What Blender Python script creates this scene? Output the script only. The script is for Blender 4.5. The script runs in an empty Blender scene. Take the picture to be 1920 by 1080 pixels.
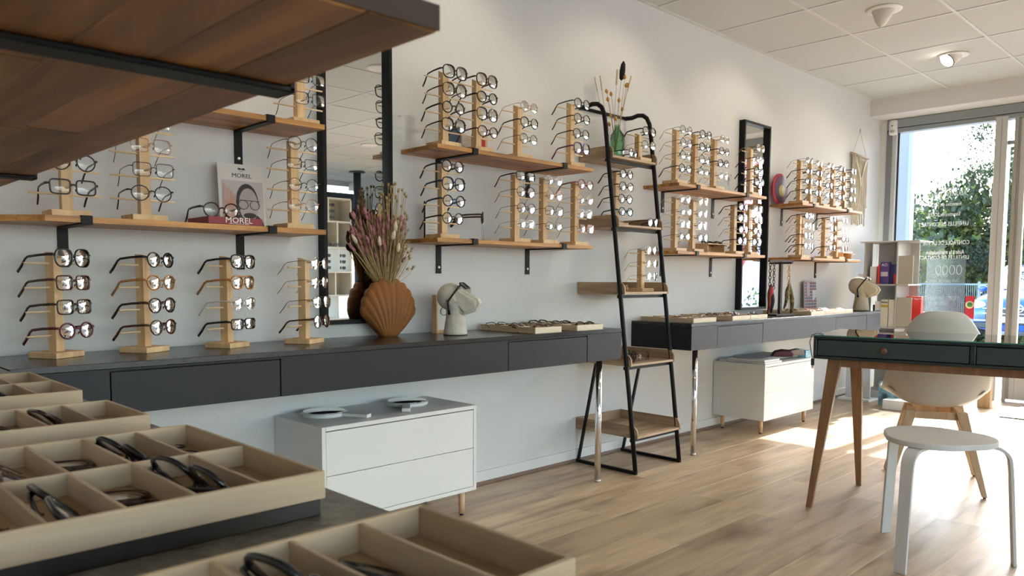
import bpy, bmesh, math, random
from mathutils import Vector, Matrix, Euler
random.seed(7)
PI = math.pi
sc = bpy.context.scene
C = sc.collection

# ------------------------------------------------------------------ camera, world, sun, exposure
YAW, PITCH, ROLL, F, CY = .792957, -.0725875, .0046527, 1449.0, 629.1
cam = bpy.data.cameras.new('camera'); cam_o = bpy.data.objects.new('camera', cam); C.objects.link(cam_o)
fwd = Vector((math.cos(YAW)*math.cos(PITCH), math.sin(YAW)*math.cos(PITCH), math.sin(PITCH)))
rt = Vector((math.sin(YAW), -math.cos(YAW), 0)); up = rt.cross(fwd)
r2 = rt*math.cos(ROLL) + up*math.sin(ROLL); u2 = up*math.cos(ROLL) - rt*math.sin(ROLL)
cam_o.matrix_world = Matrix(((r2.x, u2.x, -fwd.x, 0), (r2.y, u2.y, -fwd.y, 0), (r2.z, u2.z, -fwd.z, 1.0), (0, 0, 0, 1)))
cam.sensor_width = 36; cam.lens = 36*F/1920; cam.shift_y = (CY-540)/1920
cam.clip_start = .02; cam.clip_end = 300
cam.dof.use_dof = True; cam.dof.focus_distance = 2.8; cam.dof.aperture_fstop = 12
sc.camera = cam_o

SUN_EL, SUN_AZ = math.radians(37.3), math.radians(-1.2)
w = bpy.data.worlds.new('world'); sc.world = w; w.use_nodes = True
nt = w.node_tree; bg = nt.nodes['Background']
sky = nt.nodes.new('ShaderNodeTexSky'); sky.sky_type = 'NISHITA'; sky.sun_disc = False
sky.sun_elevation = SUN_EL; sky.sun_rotation = PI/2 - SUN_AZ; sky.air_density = 1.0; sky.dust_density = 1.6; sky.ozone_density = .8
nt.links.new(sky.outputs[0], bg.inputs[0]); bg.inputs[1].default_value = 1.15
sun = bpy.data.lights.new('sun', 'SUN'); sun.energy = 11; sun.angle = math.radians(.6); sun.color = (1, .97, .92)
sun_o = bpy.data.objects.new('sun', sun); C.objects.link(sun_o)
sdir = Vector((math.cos(SUN_EL)*math.cos(SUN_AZ), math.cos(SUN_EL)*math.sin(SUN_AZ), math.sin(SUN_EL)))
sun_o.rotation_euler = sdir.to_track_quat('Z', 'Y').to_euler()
sc.view_settings.view_transform = 'Standard'; sc.view_settings.look = 'None'
sc.view_settings.gamma = 1; sc.view_settings.use_curve_mapping = False
sc.view_settings.exposure = 0.92
sc.cycles.use_denoising = True
sc.cycles.max_bounces = 10; sc.cycles.diffuse_bounces = 5; sc.cycles.glossy_bounces = 5
sc.cycles.transparent_max_bounces = 24; sc.cycles.transmission_bounces = 8
sc.cycles.sample_clamp_indirect = 6; sc.cycles.caustics_reflective = False; sc.cycles.caustics_refractive = False

# ------------------------------------------------------------------ materials
MATS = {}
def mat(name, col, rough=.6, metal=0, spec=.5, noise=0, bump=0, nscale=20, coat=0):
    if name in MATS: return MATS[name]
    m = bpy.data.materials.new(name); m.use_nodes = True; t = m.node_tree; b = t.nodes['Principled BSDF']
    b.inputs['Base Color'].default_value = (*col, 1); b.inputs['Roughness'].default_value = rough
    b.inputs['Metallic'].default_value = metal; b.inputs['Specular IOR Level'].default_value = spec
    if coat: b.inputs['Coat Weight'].default_value = coat
    if noise or bump:
        tc = t.nodes.new('ShaderNodeTexCoord'); n = t.nodes.new('ShaderNodeTexNoise')
        n.inputs['Scale'].default_value = nscale; n.inputs['Detail'].default_value = 5
        t.links.new(tc.outputs['Object'], n.inputs['Vector'])
        if noise:
            r = t.nodes.new('ShaderNodeValToRGB')
            a = tuple(max(0, c*(1-noise)) for c in col); d = tuple(min(1, c*(1+noise)) for c in col)
            r.color_ramp.elements[0].position = .3; r.color_ramp.elements[1].position = .7
            r.color_ramp.elements[0].color = (*a, 1); r.color_ramp.elements[1].color = (*d, 1)
            t.links.new(n.outputs['Fac'], r.inputs[0]); t.links.new(r.outputs[0], b.inputs['Base Color'])
        if bump:
            bp = t.nodes.new('ShaderNodeBump'); bp.inputs['Strength'].default_value = bump; bp.inputs['Distance'].default_value = .01
            t.links.new(n.outputs['Fac'], bp.inputs['Height']); t.links.new(bp.outputs[0], b.inputs['Normal'])
    MATS[name] = m; return m

def wood(name, c1, c2, axis='X', rough=.45, scale=14, vary=.25, knots=0, contrast=(.35, .65)):
    if name in MATS: return MATS[name]
    m = bpy.data.materials.new(name); m.use_nodes = True; t = m.node_tree; b = t.nodes['Principled BSDF']
    tc = t.nodes.new('ShaderNodeTexCoord'); oi = t.nodes.new('ShaderNodeObjectInfo')
    sh = t.nodes.new('ShaderNodeVectorMath'); sh.operation = 'ADD'
    mul = t.nodes.new('ShaderNodeMath'); mul.operation = 'MULTIPLY'; mul.inputs[1].default_value = 37
    t.links.new(oi.outputs['Random'], mul.inputs[0]); t.links.new(tc.outputs['Object'], sh.inputs[0]); t.links.new(mul.outputs[0], sh.inputs[1])
    mp = t.nodes.new('ShaderNodeMapping'); s = [scale, scale, scale]; s['XYZ'.index(axis)] = scale*.09
    mp.inputs['Scale'].default_value = s; t.links.new(sh.outputs[0], mp.inputs[0])
    n = t.nodes.new('ShaderNodeTexNoise'); n.inputs['Scale'].default_value = 1; n.inputs['Detail'].default_value = 8
    n.inputs['Roughness'].default_value = .62; n.inputs['Distortion'].default_value = .8; t.links.new(mp.outputs[0], n.inputs['Vector'])
    r = t.nodes.new('ShaderNodeValToRGB'); r.color_ramp.elements[0].position = contrast[0]; r.color_ramp.elements[1].position = contrast[1]
    r.color_ramp.elements[0].color = (*c1, 1); r.color_ramp.elements[1].color = (*c2, 1); t.links.new(n.outputs['Fac'], r.inputs[0])
    last = r.outputs[0]
    if knots:
        mp2 = t.nodes.new('ShaderNodeMapping'); s2 = [knots]*3; s2['XYZ'.index(axis)] = knots*.35; mp2.inputs['Scale'].default_value = s2
        t.links.new(sh.outputs[0], mp2.inputs[0]); n2 = t.nodes.new('ShaderNodeTexNoise'); n2.inputs['Scale'].default_value = 1
        n2.inputs['Detail'].default_value = 3; t.links.new(mp2.outputs[0], n2.inputs['Vector'])
        r3 = t.nodes.new('ShaderNodeValToRGB'); r3.color_ramp.elements[0].position = .3; r3.color_ramp.elements[1].position = .48
        r3.color_ramp.elements[0].color = (.62, .55, .5, 1); r3.color_ramp.elements[1].color = (1, 1, 1, 1)
        t.links.new(n2.outputs['Fac'], r3.inputs[0])
        mx = t.nodes.new('ShaderNodeMix'); mx.data_type = 'RGBA'; mx.blend_type = 'MULTIPLY'; mx.inputs[0].default_value = 1
        t.links.new(last, mx.inputs[6]); t.links.new(r3.outputs[0], mx.inputs[7]); last = mx.outputs[2]
    hs = t.nodes.new('ShaderNodeHueSaturation'); mr = t.nodes.new('ShaderNodeMapRange')
    mr.inputs[3].default_value = 1-vary; mr.inputs[4].default_value = 1+vary*.7
    t.links.new(oi.outputs['Random'], mr.inputs[0]); t.links.new(mr.outputs[0], hs.inputs['Value'])
    t.links.new(last, hs.inputs['Color']); t.links.new(hs.outputs[0], b.inputs['Base Color'])
    b.inputs['Roughness'].default_value = rough
    bp = t.nodes.new('ShaderNodeBump'); bp.inputs['Strength'].default_value = .12; bp.inputs['Distance'].default_value = .003
    t.links.new(n.outputs['Fac'], bp.inputs['Height']); t.links.new(bp.outputs[0], b.inputs['Normal'])
    MATS[name] = m; return m

def glass(name, tint=(1, 1, 1), refl=1.0, rough=0, base=0.0, ior=1.5):
    m = bpy.data.materials.new(name); m.use_nodes = True; t = m.node_tree
    for n in list(t.nodes): t.nodes.remove(n)
    o = t.nodes.new('ShaderNodeOutputMaterial'); tr = t.nodes.new('ShaderNodeBsdfTransparent'); tr.inputs[0].default_value = (*tint, 1)
    g = t.nodes.new('ShaderNodeBsdfGlossy'); g.inputs['Roughness'].default_value = rough
    fr = t.nodes.new('ShaderNodeFresnel'); fr.inputs[0].default_value = ior
    ma = t.nodes.new('ShaderNodeMath'); ma.operation = 'MULTIPLY_ADD'; ma.inputs[1].default_value = refl; ma.inputs[2].default_value = base
    ma.use_clamp = True
    mx = t.nodes.new('ShaderNodeMixShader'); t.links.new(fr.outputs[0], ma.inputs[0]); t.links.new(ma.outputs[0], mx.inputs[0])
    t.links.new(tr.outputs[0], mx.inputs[1]); t.links.new(g.outputs[0], mx.inputs[2]); t.links.new(mx.outputs[0], o.inputs[0])
    MATS[name] = m; return m

def emit(name, col, s):
    m = bpy.data.materials.new(name); m.use_nodes = True; b = m.node_tree.nodes['Principled BSDF']
    b.inputs['Base Color'].default_value = (*col, 1); b.inputs['Emission Color'].default_value = (*col, 1); b.inputs['Emission Strength'].default_value = s
    return m

M_wall = mat('wall_paint', (.665, .665, .662), .85, bump=.08, nscale=150, noise=.015)
M_ceil = mat('ceiling_tile', (.56, .59, .575), .95, bump=.12, nscale=260)
M_grid = mat('ceiling_grid', (.62, .635, .62), .6)
M_base = mat('baseboard_paint', (.72, .72, .71), .5)
M_floor = wood('floor_oak', (.32, .215, .125), (.66, .50, .325), 'X', .38, 11, .12, knots=6, contrast=(.28, .68))
M_shelf = wood('shelf_wood', (.24, .09, .02), (.64, .31, .085), 'X', .45, 22, .22)
M_shelfY = wood('shelf_wood_across_shaded', (.13, .045, .012), (.42, .19, .06), 'Y', .5, 14, .32, knots=7)  # same shelf wood, with the underside's shade put into the colours
M_stand = wood('stand_wood', (.55, .34, .16), (.74, .52, .29), 'Z', .5, 26, .1)
M_dowel = mat('dowel_wood', (.74, .55, .34), .5)
M_tray = wood('tray_wood', (.44, .325, .20), (.62, .48, .315), 'Y', .55, 20, .08)
M_trayX = wood('tray_wood_along', (.44, .325, .20), (.62, .48, .315), 'X', .55, 20, .08)
M_rack = wood('rack_oak', (.24, .145, .08), (.50, .35, .21), 'Y', .5, 18, .12)
M_rackX = wood('rack_oak_along', (.30, .19, .11), (.55, .39, .245), 'X', .5, 18, .12)
M_legwood = wood('table_leg_wood', (.20, .09, .035), (.36, .175, .075), 'Z', .45, 18, .1)
M_beech = wood('beech', (.50, .32, .17), (.68, .47, .28), 'Z', .45, 20, .08)
M_counter = mat('counter_charcoal', (.013, .0135, .018), .5, noise=.12, nscale=5, spec=.35)
M_countertop = mat('counter_top_charcoal', (.015, .014, .015), .24, noise=.2, nscale=9, spec=.5)
M_black = mat('black_metal', (.006, .006, .007), .5, spec=.22)
M_mframe = mat('mirror_frame_black', (.005, .005, .006), .45, spec=.2)
M_chrome = mat('chrome', (.82, .83, .85), .08, 1)
M_steel = mat('brushed_steel', (.7, .7, .7), .3, 1)
M_white = mat('white_lacquer', (.74, .74, .72), .38)
M_whitem = mat('white_matt', (.78, .78, .77), .6)
M_gap = mat('dark_gap', (.01, .01, .01), .8)
M_green = mat('dark_green_lacquer', (.013, .018, .018), .38)
M_green2 = mat('drawer_green_lacquer', (.028, .044, .041), .42)
M_alu = mat('window_aluminium', (.50, .515, .51), .4, .1)
M_alug = mat('shutter_grey', (.25, .285, .30), .5)
M_mirror = mat('mirror_silver', (.88, .90, .90), 0.0, 1)
M_glass = glass('window_glass', (.97, .985, .98), .7)
M_tglass = glass('table_glass', (.80, .93, .90), 2.2, 0, .10)
M_lens = glass('lens_glass', (.96, .97, .98), .9, .0, .02)
M_lensdemo = glass('lens_glass_bright', (.95, .965, .98), 1.0, .0, .035)
M_acryl = glass('clear_acrylic', (.92, .94, .95), 1.6, 0, .04)
M_bottle = glass('green_glass', (.45, .72, .50), 1.2, .02, .05)
M_rubber = mat('black_rubber', (.015, .015, .015), .7)

# ------------------------------------------------------------------ mesh helper
class MB:
    def __init__(s): s.v = []; s.f = []; s.sm = []
    def add(s, vs, fs, smooth=False):
        n = len(s.v); s.v += [tuple(v) for v in vs]; s.f += [tuple(i+n for i in f) for f in fs]; s.sm += [smooth]*len(fs); return s
    def box(s, x0, x1, y0, y1, z0, z1, M=None):
        vs = [(x0,y0,z0),(x1,y0,z0),(x1,y1,z0),(x0,y1,z0),(x0,y0,z1),(x1,y0,z1),(x1,y1,z1),(x0,y1,z1)]
        if M: vs = [M @ Vector(v) for v in vs]
        return s.add(vs, [(0,3,2,1),(4,5,6,7),(0,1,5,4),(1,2,6,5),(2,3,7,6),(3,0,4,7)])
    def bbox(s, x0, x1, y0, y1, z0, z1, b=.002, M=None):       # box with bevelled edges
        bm = bmesh.new(); r = bmesh.ops.create_cube(bm, size=1)
        for v in bm.verts: v.co = Vector(((x0+x1)/2+v.co.x*(x1-x0), (y0+y1)/2+v.co.y*(y1-y0), (z0+z1)/2+v.co.z*(z1-z0)))
        bmesh.ops.bevel(bm, geom=bm.edges[:], offset=b, segments=1, affect='EDGES')
        bm.verts.index_update(); vs = [v.co.copy() for v in bm.verts]
        if M: vs = [M @ v for v in vs]
        fs = [[v.index for v in f.verts] for f in bm.faces]; bm.free(); return s.add(vs, fs)
    def prism(s, pts, a0, a1, axis='Z', M=None):                 # polygon extruded
        n = len(pts)
        def P(p, a):
            return {'Z': (p[0], p[1], a), 'Y': (p[0], a, p[1]), 'X': (a, p[0], p[1])}[axis]
        vs = [P(p, a0) for p in pts] + [P(p, a1) for p in pts]
        if M: vs = [M @ Vector(v) for v in vs]
        fs = [tuple(range(n))[::-1], tuple(range(n, 2*n))] + [(i, (i+1) % n, n+(i+1) % n, n+i) for i in range(n)]
        return s.add(vs, fs)
    def tube(s, path, rad, seg=8, closed=False, flat=None, caps=True, up=None):
        path = [Vector(p) for p in path]; n = len(path)
        if not hasattr(rad, '__len__'): rad = [rad]*n
        vs = []; prev = None
        for i, p in enumerate(path):
            if closed: d = path[(i+1) % n]-path[i-1]
            else: d = path[min(i+1, n-1)]-path[max(i-1, 0)]
            d.normalize()
            if up is not None: side = d.cross(Vector(up))
            elif prev is None:
                side = d.cross(Vector((0, 0, 1)));
                if side.length < .1: side = d.cross(Vector((0, 1, 0)))
            else: side = prev - d*prev.dot(d)
            if side.length < 1e-6: side = d.orthogonal()
            side.normalize(); prev = side; u = side.cross(d)
            ra = rad[i]; rb = ra*(flat if flat else 1)
            for k in range(seg):
                a = 2*PI*(k+.5)/seg; vs.append(p + side*math.cos(a)*ra + u*math.sin(a)*rb)
        fs = []
        for i in range(n if closed else n-1):
            j = (i+1) % n
            for k in range(seg): fs.append((i*seg+k, i*seg+(k+1) % seg, j*seg+(k+1) % seg, j*seg+k))
        if caps and not closed: fs += [tuple(range(seg))[::-1], tuple(range((n-1)*seg, n*seg))]
        return s.add(vs, fs, seg > 4)
    def lathe(s, prof, c=(0, 0, 0), seg=24, M=None, sx=1, sy=1):
        vs = []
        for r, z in prof:
            for k in range(seg):
                a = 2*PI*k/seg; vs.append(Vector((c[0]+r*math.cos(a)*sx, c[1]+r*math.sin(a)*sy, c[2]+z)))
        if M: vs = [M @ v for v in vs]
        fs = []; n = len(prof)
        for i in range(n-1):
            for k in range(seg): fs.append((i*seg+k, i*seg+(k+1) % seg, (i+1)*seg+(k+1) % seg, (i+1)*seg+k))
        fs += [tuple(range(seg))[::-1], tuple(range((n-1)*seg, n*seg))]
        return s.add(vs, fs, True)
    def ell(s, c, r, M=None, seg=16, ring=10):
        vs = []; fs = []
        for i in range(ring+1):
            t = PI*i/ring
            for k in range(seg):
                a = 2*PI*k/seg; vs.append(Vector((r[0]*math.sin(t)*math.cos(a), r[1]*math.sin(t)*math.sin(a), r[2]*math.cos(t))))
        if M: vs = [M @ v for v in vs]
        vs = [v+Vector(c) for v in vs]
        for i in range(ring):
            for k in range(seg): fs.append((i*seg+k, (i+1)*seg+k, (i+1)*seg+(k+1) % seg, i*seg+(k+1) % seg))
        return s.add(vs, fs, True)
    def mesh(s, name, m):
        me = bpy.data.meshes.new(name); me.from_pydata(s.v, [], s.f); me.polygons.foreach_set('use_smooth', s.sm)
        if m: me.materials.append(m)
        me.update(); return me
    def build(s, name, m, parent=None, loc=None):
        o = bpy.data.objects.new(name, s.mesh(name, m)); C.objects.link(o)
        if parent: o.parent = parent
        if loc: o.location = loc
        return o

def bevel(o, w=.002, seg=2):
    b = o.modifiers.new('bevel', 'BEVEL'); b.width = w; b.segments = seg; b.limit_method = 'ANGLE'; b.angle_limit = .7; return o
def tag(o, label, cat, group=None, kind=None):
    o['label'] = label; o['category'] = cat
    if group: o['group'] = group
    if kind: o['kind'] = kind
    return o
def thing(name, label, cat, loc=(0, 0, 0), rz=0, group=None):
    o = bpy.data.objects.new(name, None); C.objects.link(o); o.empty_display_size = .05
    o.location = loc; o.rotation_euler = (0, 0, rz); return tag(o, label, cat, group)
def struct(name, mb, m, parent=None):
    o = mb.build(name, m, parent)
    if not parent: o['kind'] = 'structure'
    return o
def linked(name, me, parent=None, loc=(0, 0, 0), rot=(0, 0, 0), scale=None):
    o = bpy.data.objects.new(name, me); C.objects.link(o); o.location = loc; o.rotation_euler = rot
    if parent: o.parent = parent
    if scale: o.scale = scale
    return o
def copy_tree(o, parent=None):
    c = o.copy(); C.objects.link(c)
    if parent: c.parent = parent
    for ch in o.children: copy_tree(ch, c)
    return c
def text(name, body, size, m, loc, rot, parent=None, ext=.0004, align='CENTER', sx=1):
    cu = bpy.data.curves.new(name, 'FONT'); cu.body = body; cu.size = size; cu.extrude = ext; cu.align_x = align; cu.align_y = 'CENTER'
    cu.materials.append(m); cu.resolution_u = 2
    tmp = bpy.data.objects.new('tmp', cu); me = bpy.data.meshes.new_from_object(tmp); bpy.data.objects.remove(tmp); me.name = name
    o = bpy.data.objects.new(name, me); C.objects.link(o); o.location = loc; o.rotation_euler = rot; o.scale = (sx, 1, 1)
    if parent: o.parent = parent
    return o

WY = 2.75                                     # plane of the long wall with the shelves
# ------------------------------------------------------------------ room shell
floor = struct('floor', MB().box(-2.1, 7.75, -5.7, 2.85, -.14, -.012), mat('floor_underlay', (.10, .07, .045), .8))
pw, pl = .19, 1.22
me_p = MB().bbox(.0003, pl-.0003, .0003, pw-.0003, -.012, 0, .0003).mesh('plank', M_floor)
k = 0
for r in range(-12, 8):
    y = 1.21 + pw*r
    if y > WY-.02: continue
    off = -((r*0.47) % 1.0)*pl + .05
    x = off - .1
    while x < 7.44:
        if x+pl > .3 and y > -1.5:
            x1 = min(x+pl, 7.45); y1 = min(y+pw, WY)
            if x1-x < pl-.01 or y1-y < pw-.001: me = MB().bbox(.0003, x1-x-.0003, .0003, y1-y-.0003, -.012, 0, .0003).mesh('plank', M_floor)
            else: me = me_p
            if x1-x > .03: linked('plank', me, floor, (x, y, 0)); k += 1
        x += pl
fo = MB()
fo.box(-2.1, 7.45, -5.7, 1.21-pw*6-.001, -.012, 0); fo.box(-2.1, -.3, 1.21-pw*6, 2.75, -.012, 0)
o = fo.build('plank_field', M_floor, floor); o['kind'] = 'stuff'

struct('wall_north', MB().box(-2.1, 7.75, WY, 2.9, -.1, 2.9), M_wall)
struct('wall_west', MB().box(-2.1, .055, .42, WY-.0005, 0, 2.7), M_wall)
struct('wall_corner', MB().box(-2.2, -2.1, -5.7, .42, 0, 2.7), M_wall)
HZ = 2.455
struct('wall_east', MB().box(7.165, 7.75, -5.7, WY-.0005, HZ, 2.9).box(7.44, 7.7, 2.70, WY-.0005, 0, HZ).box(7.38, 7.7, -5.7, -3.2, 0, HZ), M_wall)
struct('wall_south', MB().box(-2.1, 3.0, -5.85, -5.7, 0, .25).box(-2.1, 3.0, -5.85, -5.7, 2.52, 2.9).box(3.0, 7.75, -5.85, -5.7, 2.52, 2.9).box(3.0, 7.75, -5.85, -5.7, 0, .25), M_wall)
bb = MB().bbox(.056, 7.44, WY-.011, WY-.0003, 0.002, .068, .002)
struct('baseboard_north', bb, M_base)
struct('trim_1', MB().box(.056, 7.44, WY-.016, WY-.011, 0, .018), mat('floor_bead', (.22, .14, .10), .6))

# ceiling: tiles between a T grid
ceil = struct('ceiling', MB().box(-2.1, 7.2, -5.7, WY, 2.63, 2.9), M_ceil)
gx0, gdx, gy0, gdy = 3.885, .658, 2.745, .61
xs = [gx0+gdx*i for i in range(-9, 6)]; ys = [gy0-gdy*i for i in range(0, 15)]
LIGHTS = [(.93, 1.81), (2.24, 1.81), (3.54, 1.81), (4.86, 1.81), (6.17, 1.81), (3.5, .46), (5.38, -2.46), (1.9, .46), (5.2, .46), (3.9, -2.46), (5.38, -.6)]
tile_me = MB().bbox(-gdx/2+.007, gdx/2-.007, -gdy/2+.007, gdy/2-.007, 2.604, 2.62, .003).mesh('ceiling_tile', M_ceil)
for i in range(len(xs)-1):
    for j in range(len(ys)-1):
        cx, cy = (xs[i]+xs[i+1])/2, (ys[j]+ys[j+1])/2
        if cx > 7.2 or cy < -5.7: continue
        if cx < .3 and cy > .3: continue
        hole = [l for l in LIGHTS if abs(l[0]-cx) < gdx/2 and abs(l[1]-cy) < gdy/2]
        if cx+gdx/2 > 7.2:
            linked('ceiling_tile', MB().bbox(-gdx/2+.007, 7.164-cx, -gdy/2+.007, gdy/2-.007, 2.604, 2.62, .003).mesh('ceiling_tile', M_ceil), ceil, (cx, cy, 0)); continue
        if not hole: linked('ceiling_tile', tile_me, ceil, (cx, cy, 0)); continue
        lx, ly = hole[0][0]-cx, hole[0][1]-cy; R = .078     # tile with a round hole for its light
        outer = []; inner = []; hx, hy = gdx/2-.007, gdy/2-.007
        angs = sorted([2*PI*q/24+.01 for q in range(24)]+[math.atan2(v-ly, u-lx) % (2*PI) for u in (-hx, hx) for v in (-hy, hy)]); n = len(angs)
        for a in angs:
            c, s_ = math.cos(a), math.sin(a)
            tt = min((hx-lx*(1 if c > 0 else -1))/max(abs(c), 1e-6), (hy-ly*(1 if s_ > 0 else -1))/max(abs(s_), 1e-6))
            outer.append((lx+c*tt, ly+s_*tt)); inner.append((lx+c*R, ly+s_*R))
        vs = [(x, y, 2.604) for x, y in outer+inner]
        mb = MB().add(vs, [(q, n+q, n+(q+1) % n, (q+1) % n) for q in range(n)])
        linked('ceiling_tile', mb.mesh('ceiling_tile', M_ceil), ceil, (cx, cy, 0))
for x in xs:
    if x < 7.16 and x > -2.1: MB().box(x-.0085, x+.0085, -5.7, WY-.001 if x > .3 else .419, 2.6, 2.63).build('grid_bar', M_grid, ceil)
for y in ys[1:]:
    if y > -5.7: MB().box(-2.0 if y < .42 else .056, 7.164, y-.0085, y+.0085, 2.5995, 2.63).build('grid_bar', M_grid, ceil)
MB().box(.056, 7.164, WY-.022, WY-.0005, 2.597, 2.63).build('grid_bar', M_grid, ceil)

# ------------------------------------------------------------------ window wall
XG = 7.47
w1 = bpy.data.objects.new('window_1', None); C.objects.link(w1); w1['kind'] = 'structure'
bevel(MB().box(7.44, 7.52, 2.617, 2.70, 0, 2.44).build('jamb', M_alu, w1), .004)
MB().box(7.432, 7.44, 2.655, 2.70, 0, 2.36).build('jamb_edge', mat('jamb_dark', (.2, .21, .22), .5), w1)
MB().box(7.475, 7.485, 2.603, 2.617, 0, 2.34).build('gasket', M_rubber, w1)
bevel(MB().box(7.42, 7.54, 1.745, 1.836, 0, 2.36).build('mullion', M_alu, w1), .004)
MB().box(7.418, 7.42, 1.787, 1.7895, 0, 2.34).build('mullion_groove', mat('groove', (.25, .25, .24), .6), w1)
bevel(MB().box(7.44, 7.54, 1.836, 2.617, .02, .1).build('bottom_rail', M_alu, w1), .004)
MB().box(XG, XG+.006, 1.83, 2.62, .09, 2.35).build('pane', M_glass, w1)
t1 = bpy.data.objects.new('trim_2', None); C.objects.link(t1); t1['kind'] = 'structure'
MB().bbox(7.425, 7.54, -3.2, 2.70, 2.378, 2.452, .003).build('shutter_box', M_alug, t1)
MB().bbox(7.432, 7.54, -3.2, 2.70, 2.335, 2.372, .003).build('head_rail', M_alug, t1)
d1 = bpy.data.objects.new('door_1', None); C.objects.link(d1); d1['kind'] = 'structure'
bevel(MB().box(7.45, 7.5, 1.615, 1.695, 0.02, 2.335).build('stile', M_alu, d1), .004)
MB().box(7.438, 7.45, 1.672, 1.700, 0, 2.335).build('door_frame', mat('frame_dark', (.33, .32, .30), .5), d1)
MB().box(7.442, 7.45, 1.655, 1.662, 0.02, 2.33).build('stile_groove', mat('groove2', (.25, .25, .24), .6), d1)
bevel(MB().box(7.45, 7.5, .70, .78, 0.02, 2.335).build('stile', M_alu, d1), .004)
bevel(MB().box(7.45, 7.5, .78, 1.615, 0.02, .22).build('kick_rail', M_alu, d1), .004)
bevel(MB().box(7.45, 7.5, .78, 1.615, 2.26, 2.335).build('top_rail', M_alu, d1), .004)
MB().box(7.472, 7.478, .775, 1.62, .21, 2.27).build('pane', M_glass, d1)
MB().box(7.472, 7.478, 1.70, 1.746, .0, 2.34).build('side_pane', M_glass, d1)
MB().bbox(7.45, 7.49, 1.695, 1.745, 2.13, 2.16, .003).build('hinge', M_alug, d1)
for wi, (ya, yb) in enumerate(((-1.0, .66), (-3.2, -1.08))):
    ww = bpy.data.objects.new('window_%d' % (wi+2), None); C.objects.link(ww); ww['kind'] = 'structure'
    bevel(MB().box(7.42, 7.54, yb-.04, yb+.05, 0, 2.36).build('mullion', M_alu, ww), .004)
    bevel(MB().box(7.44, 7.54, ya, yb, .02, .1).build('bottom_rail', M_alu, ww), .004)
    MB().box(XG, XG+.006, ya, yb, .09, 2.35).build('pane', M_glass, ww)
# south shopfront; only its eastern part shows, in the tall mirror
w4 = bpy.data.objects.new('window_4', None); C.objects.link(w4); w4['kind'] = 'structure'
M_navy = mat('navy_frame', (.035, .05, .07), .5)
MB().box(3.0, 7.4, -5.72, -5.62, 2.31, 2.40).build('transom', M_navy, w4)
MB().box(3.0, 7.4, -5.72, -5.62, 1.66, 2.31).build('valance', mat('valance_navy', (.06, .085, .12), .7), w4)
MB().box(3.0, 7.4, -5.69, -5.685, 2.40, 2.53).build('pane', M_glass, w4)
MB().box(3.0, 7.4, -5.69, -5.685, .3, 1.66).build('pane', M_glass, w4)
MB().box(-2.05, 2.95, -5.69, -5.685, .3, 2.52).build('pane', M_glass, w4)  # unseen western glazing, added to let more daylight into the room
for x in (-2.07, -.4, 1.3, 3.03, 4.2, 5.4, 6.6, 7.37): MB().box(x-.03, x+.03, -5.73, -5.63, .25, 2.52).build('mullion', M_navy, w4)
t = thing('steel_column', 'dark round column with flanged top reflected in the tall mirror', 'column', (6.58, -4.55, 0))
MB().lathe([(.055, 0), (.055, 2.58)], seg=20).build('shaft', M_navy, t); MB().lathe([(.12, 2.585), (.12, 2.599)], seg=20).build('flange', M_navy, t)

# ------------------------------------------------------------------ ceiling lights
def downlight(x, y, kind, label):
    t = thing('ceiling_spotlight', label, 'light', (x, y, 2.6), 0, 'ceiling lights')
    MB().lathe([(.082, -.006), (.098, -.004), (.1, .002), (.078, .004), (.078, 0.03), (.074, .03), (.074, -.004)], seg=28).build('trim_ring', M_whitem, t)
    if kind == 'cone':
        M = Matrix.Rotation(math.radians(-20), 4, 'X')
        M = Matrix.Translation((0, .005, .012)) @ Matrix.Rotation(math.radians(10), 4, 'X') @ Matrix.Rotation(math.radians(-8), 4, 'Y')
        MB().lathe([(.066, .0), (.067, -.012), (.03, -.085), (.006, -.108), (.001, -.109)], seg=24, M=M).build('cone_head', mat('lamp_cone', (.62, .6, .57), .5), t)
        MB().lathe([(.07, .02), (.02, .03)], seg=20).build('reflector', mat('lamp_gap', (.3, .28, .25), .6), t)
    elif kind == 'eye':
        M = Matrix.Translation((0, .01, .0)) @ Matrix.Rotation(math.radians(58), 4, 'Z') @ Matrix.Rotation(math.radians(48), 4, 'X')
        MB().lathe([(.052, -.05), (.056, -.052), (.062, .02), (.03, .05)], seg=24, M=M).build('tilted_head', mat('lamp_eye', (.75, .74, .72), .4), t)
        MB().lathe([(.056, -.054), (.056, -.05), (.051, -.05), (.051, -.054)], seg=24, M=M).build('black_rim', M_black, t)
        MB().lathe([(.049, -.0556), (.002, -.0556)], seg=20, M=M).build('bulb_face', emit('bulb_glow', (1, .93, .8), 14), t)
    else:
        MB().lathe([(.072, .012), (.002, .012)], seg=20).build('diffuser', emit('diffuser_glow', (1, .85, .5), 3.5), t)
WARM = (1, .86, .62)
def spot(x, y, z, tx, ty, tz, e, size=75, blend=.35, col=WARM, rad=.02):
    l = bpy.data.lights.new('spot_lamp', 'SPOT'); l.energy = e; l.color = col; l.spot_size = math.radians(size); l.spot_blend = blend; l.shadow_soft_size = rad
    o = bpy.data.objects.new('spot_lamp', l); C.objects.link(o); o.location = (x, y, z)
    o.rotation_euler = (Vector((x, y, z))-Vector((tx, ty, tz))).to_track_quat('Z', 'Y').to_euler()
LAB = ['recessed spotlight above the lower left shelf, out of frame', 'recessed spotlight over the tall mirror, out of frame', 'recessed spotlight above the ladder rack, out of frame',
       'white cone-shaped ceiling spotlight, the nearer of two', 'tilted white spotlight with lit bulb face near the window beam',
       'round lit downlight half cut by the tall mirror frame', 'round lit downlight reflected low in the tall mirror', 'round ceiling downlight behind the camera',
       'round ceiling downlight over the chair', 'round ceiling downlight by the sunglasses display', 'round ceiling downlight beyond the desk']
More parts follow.
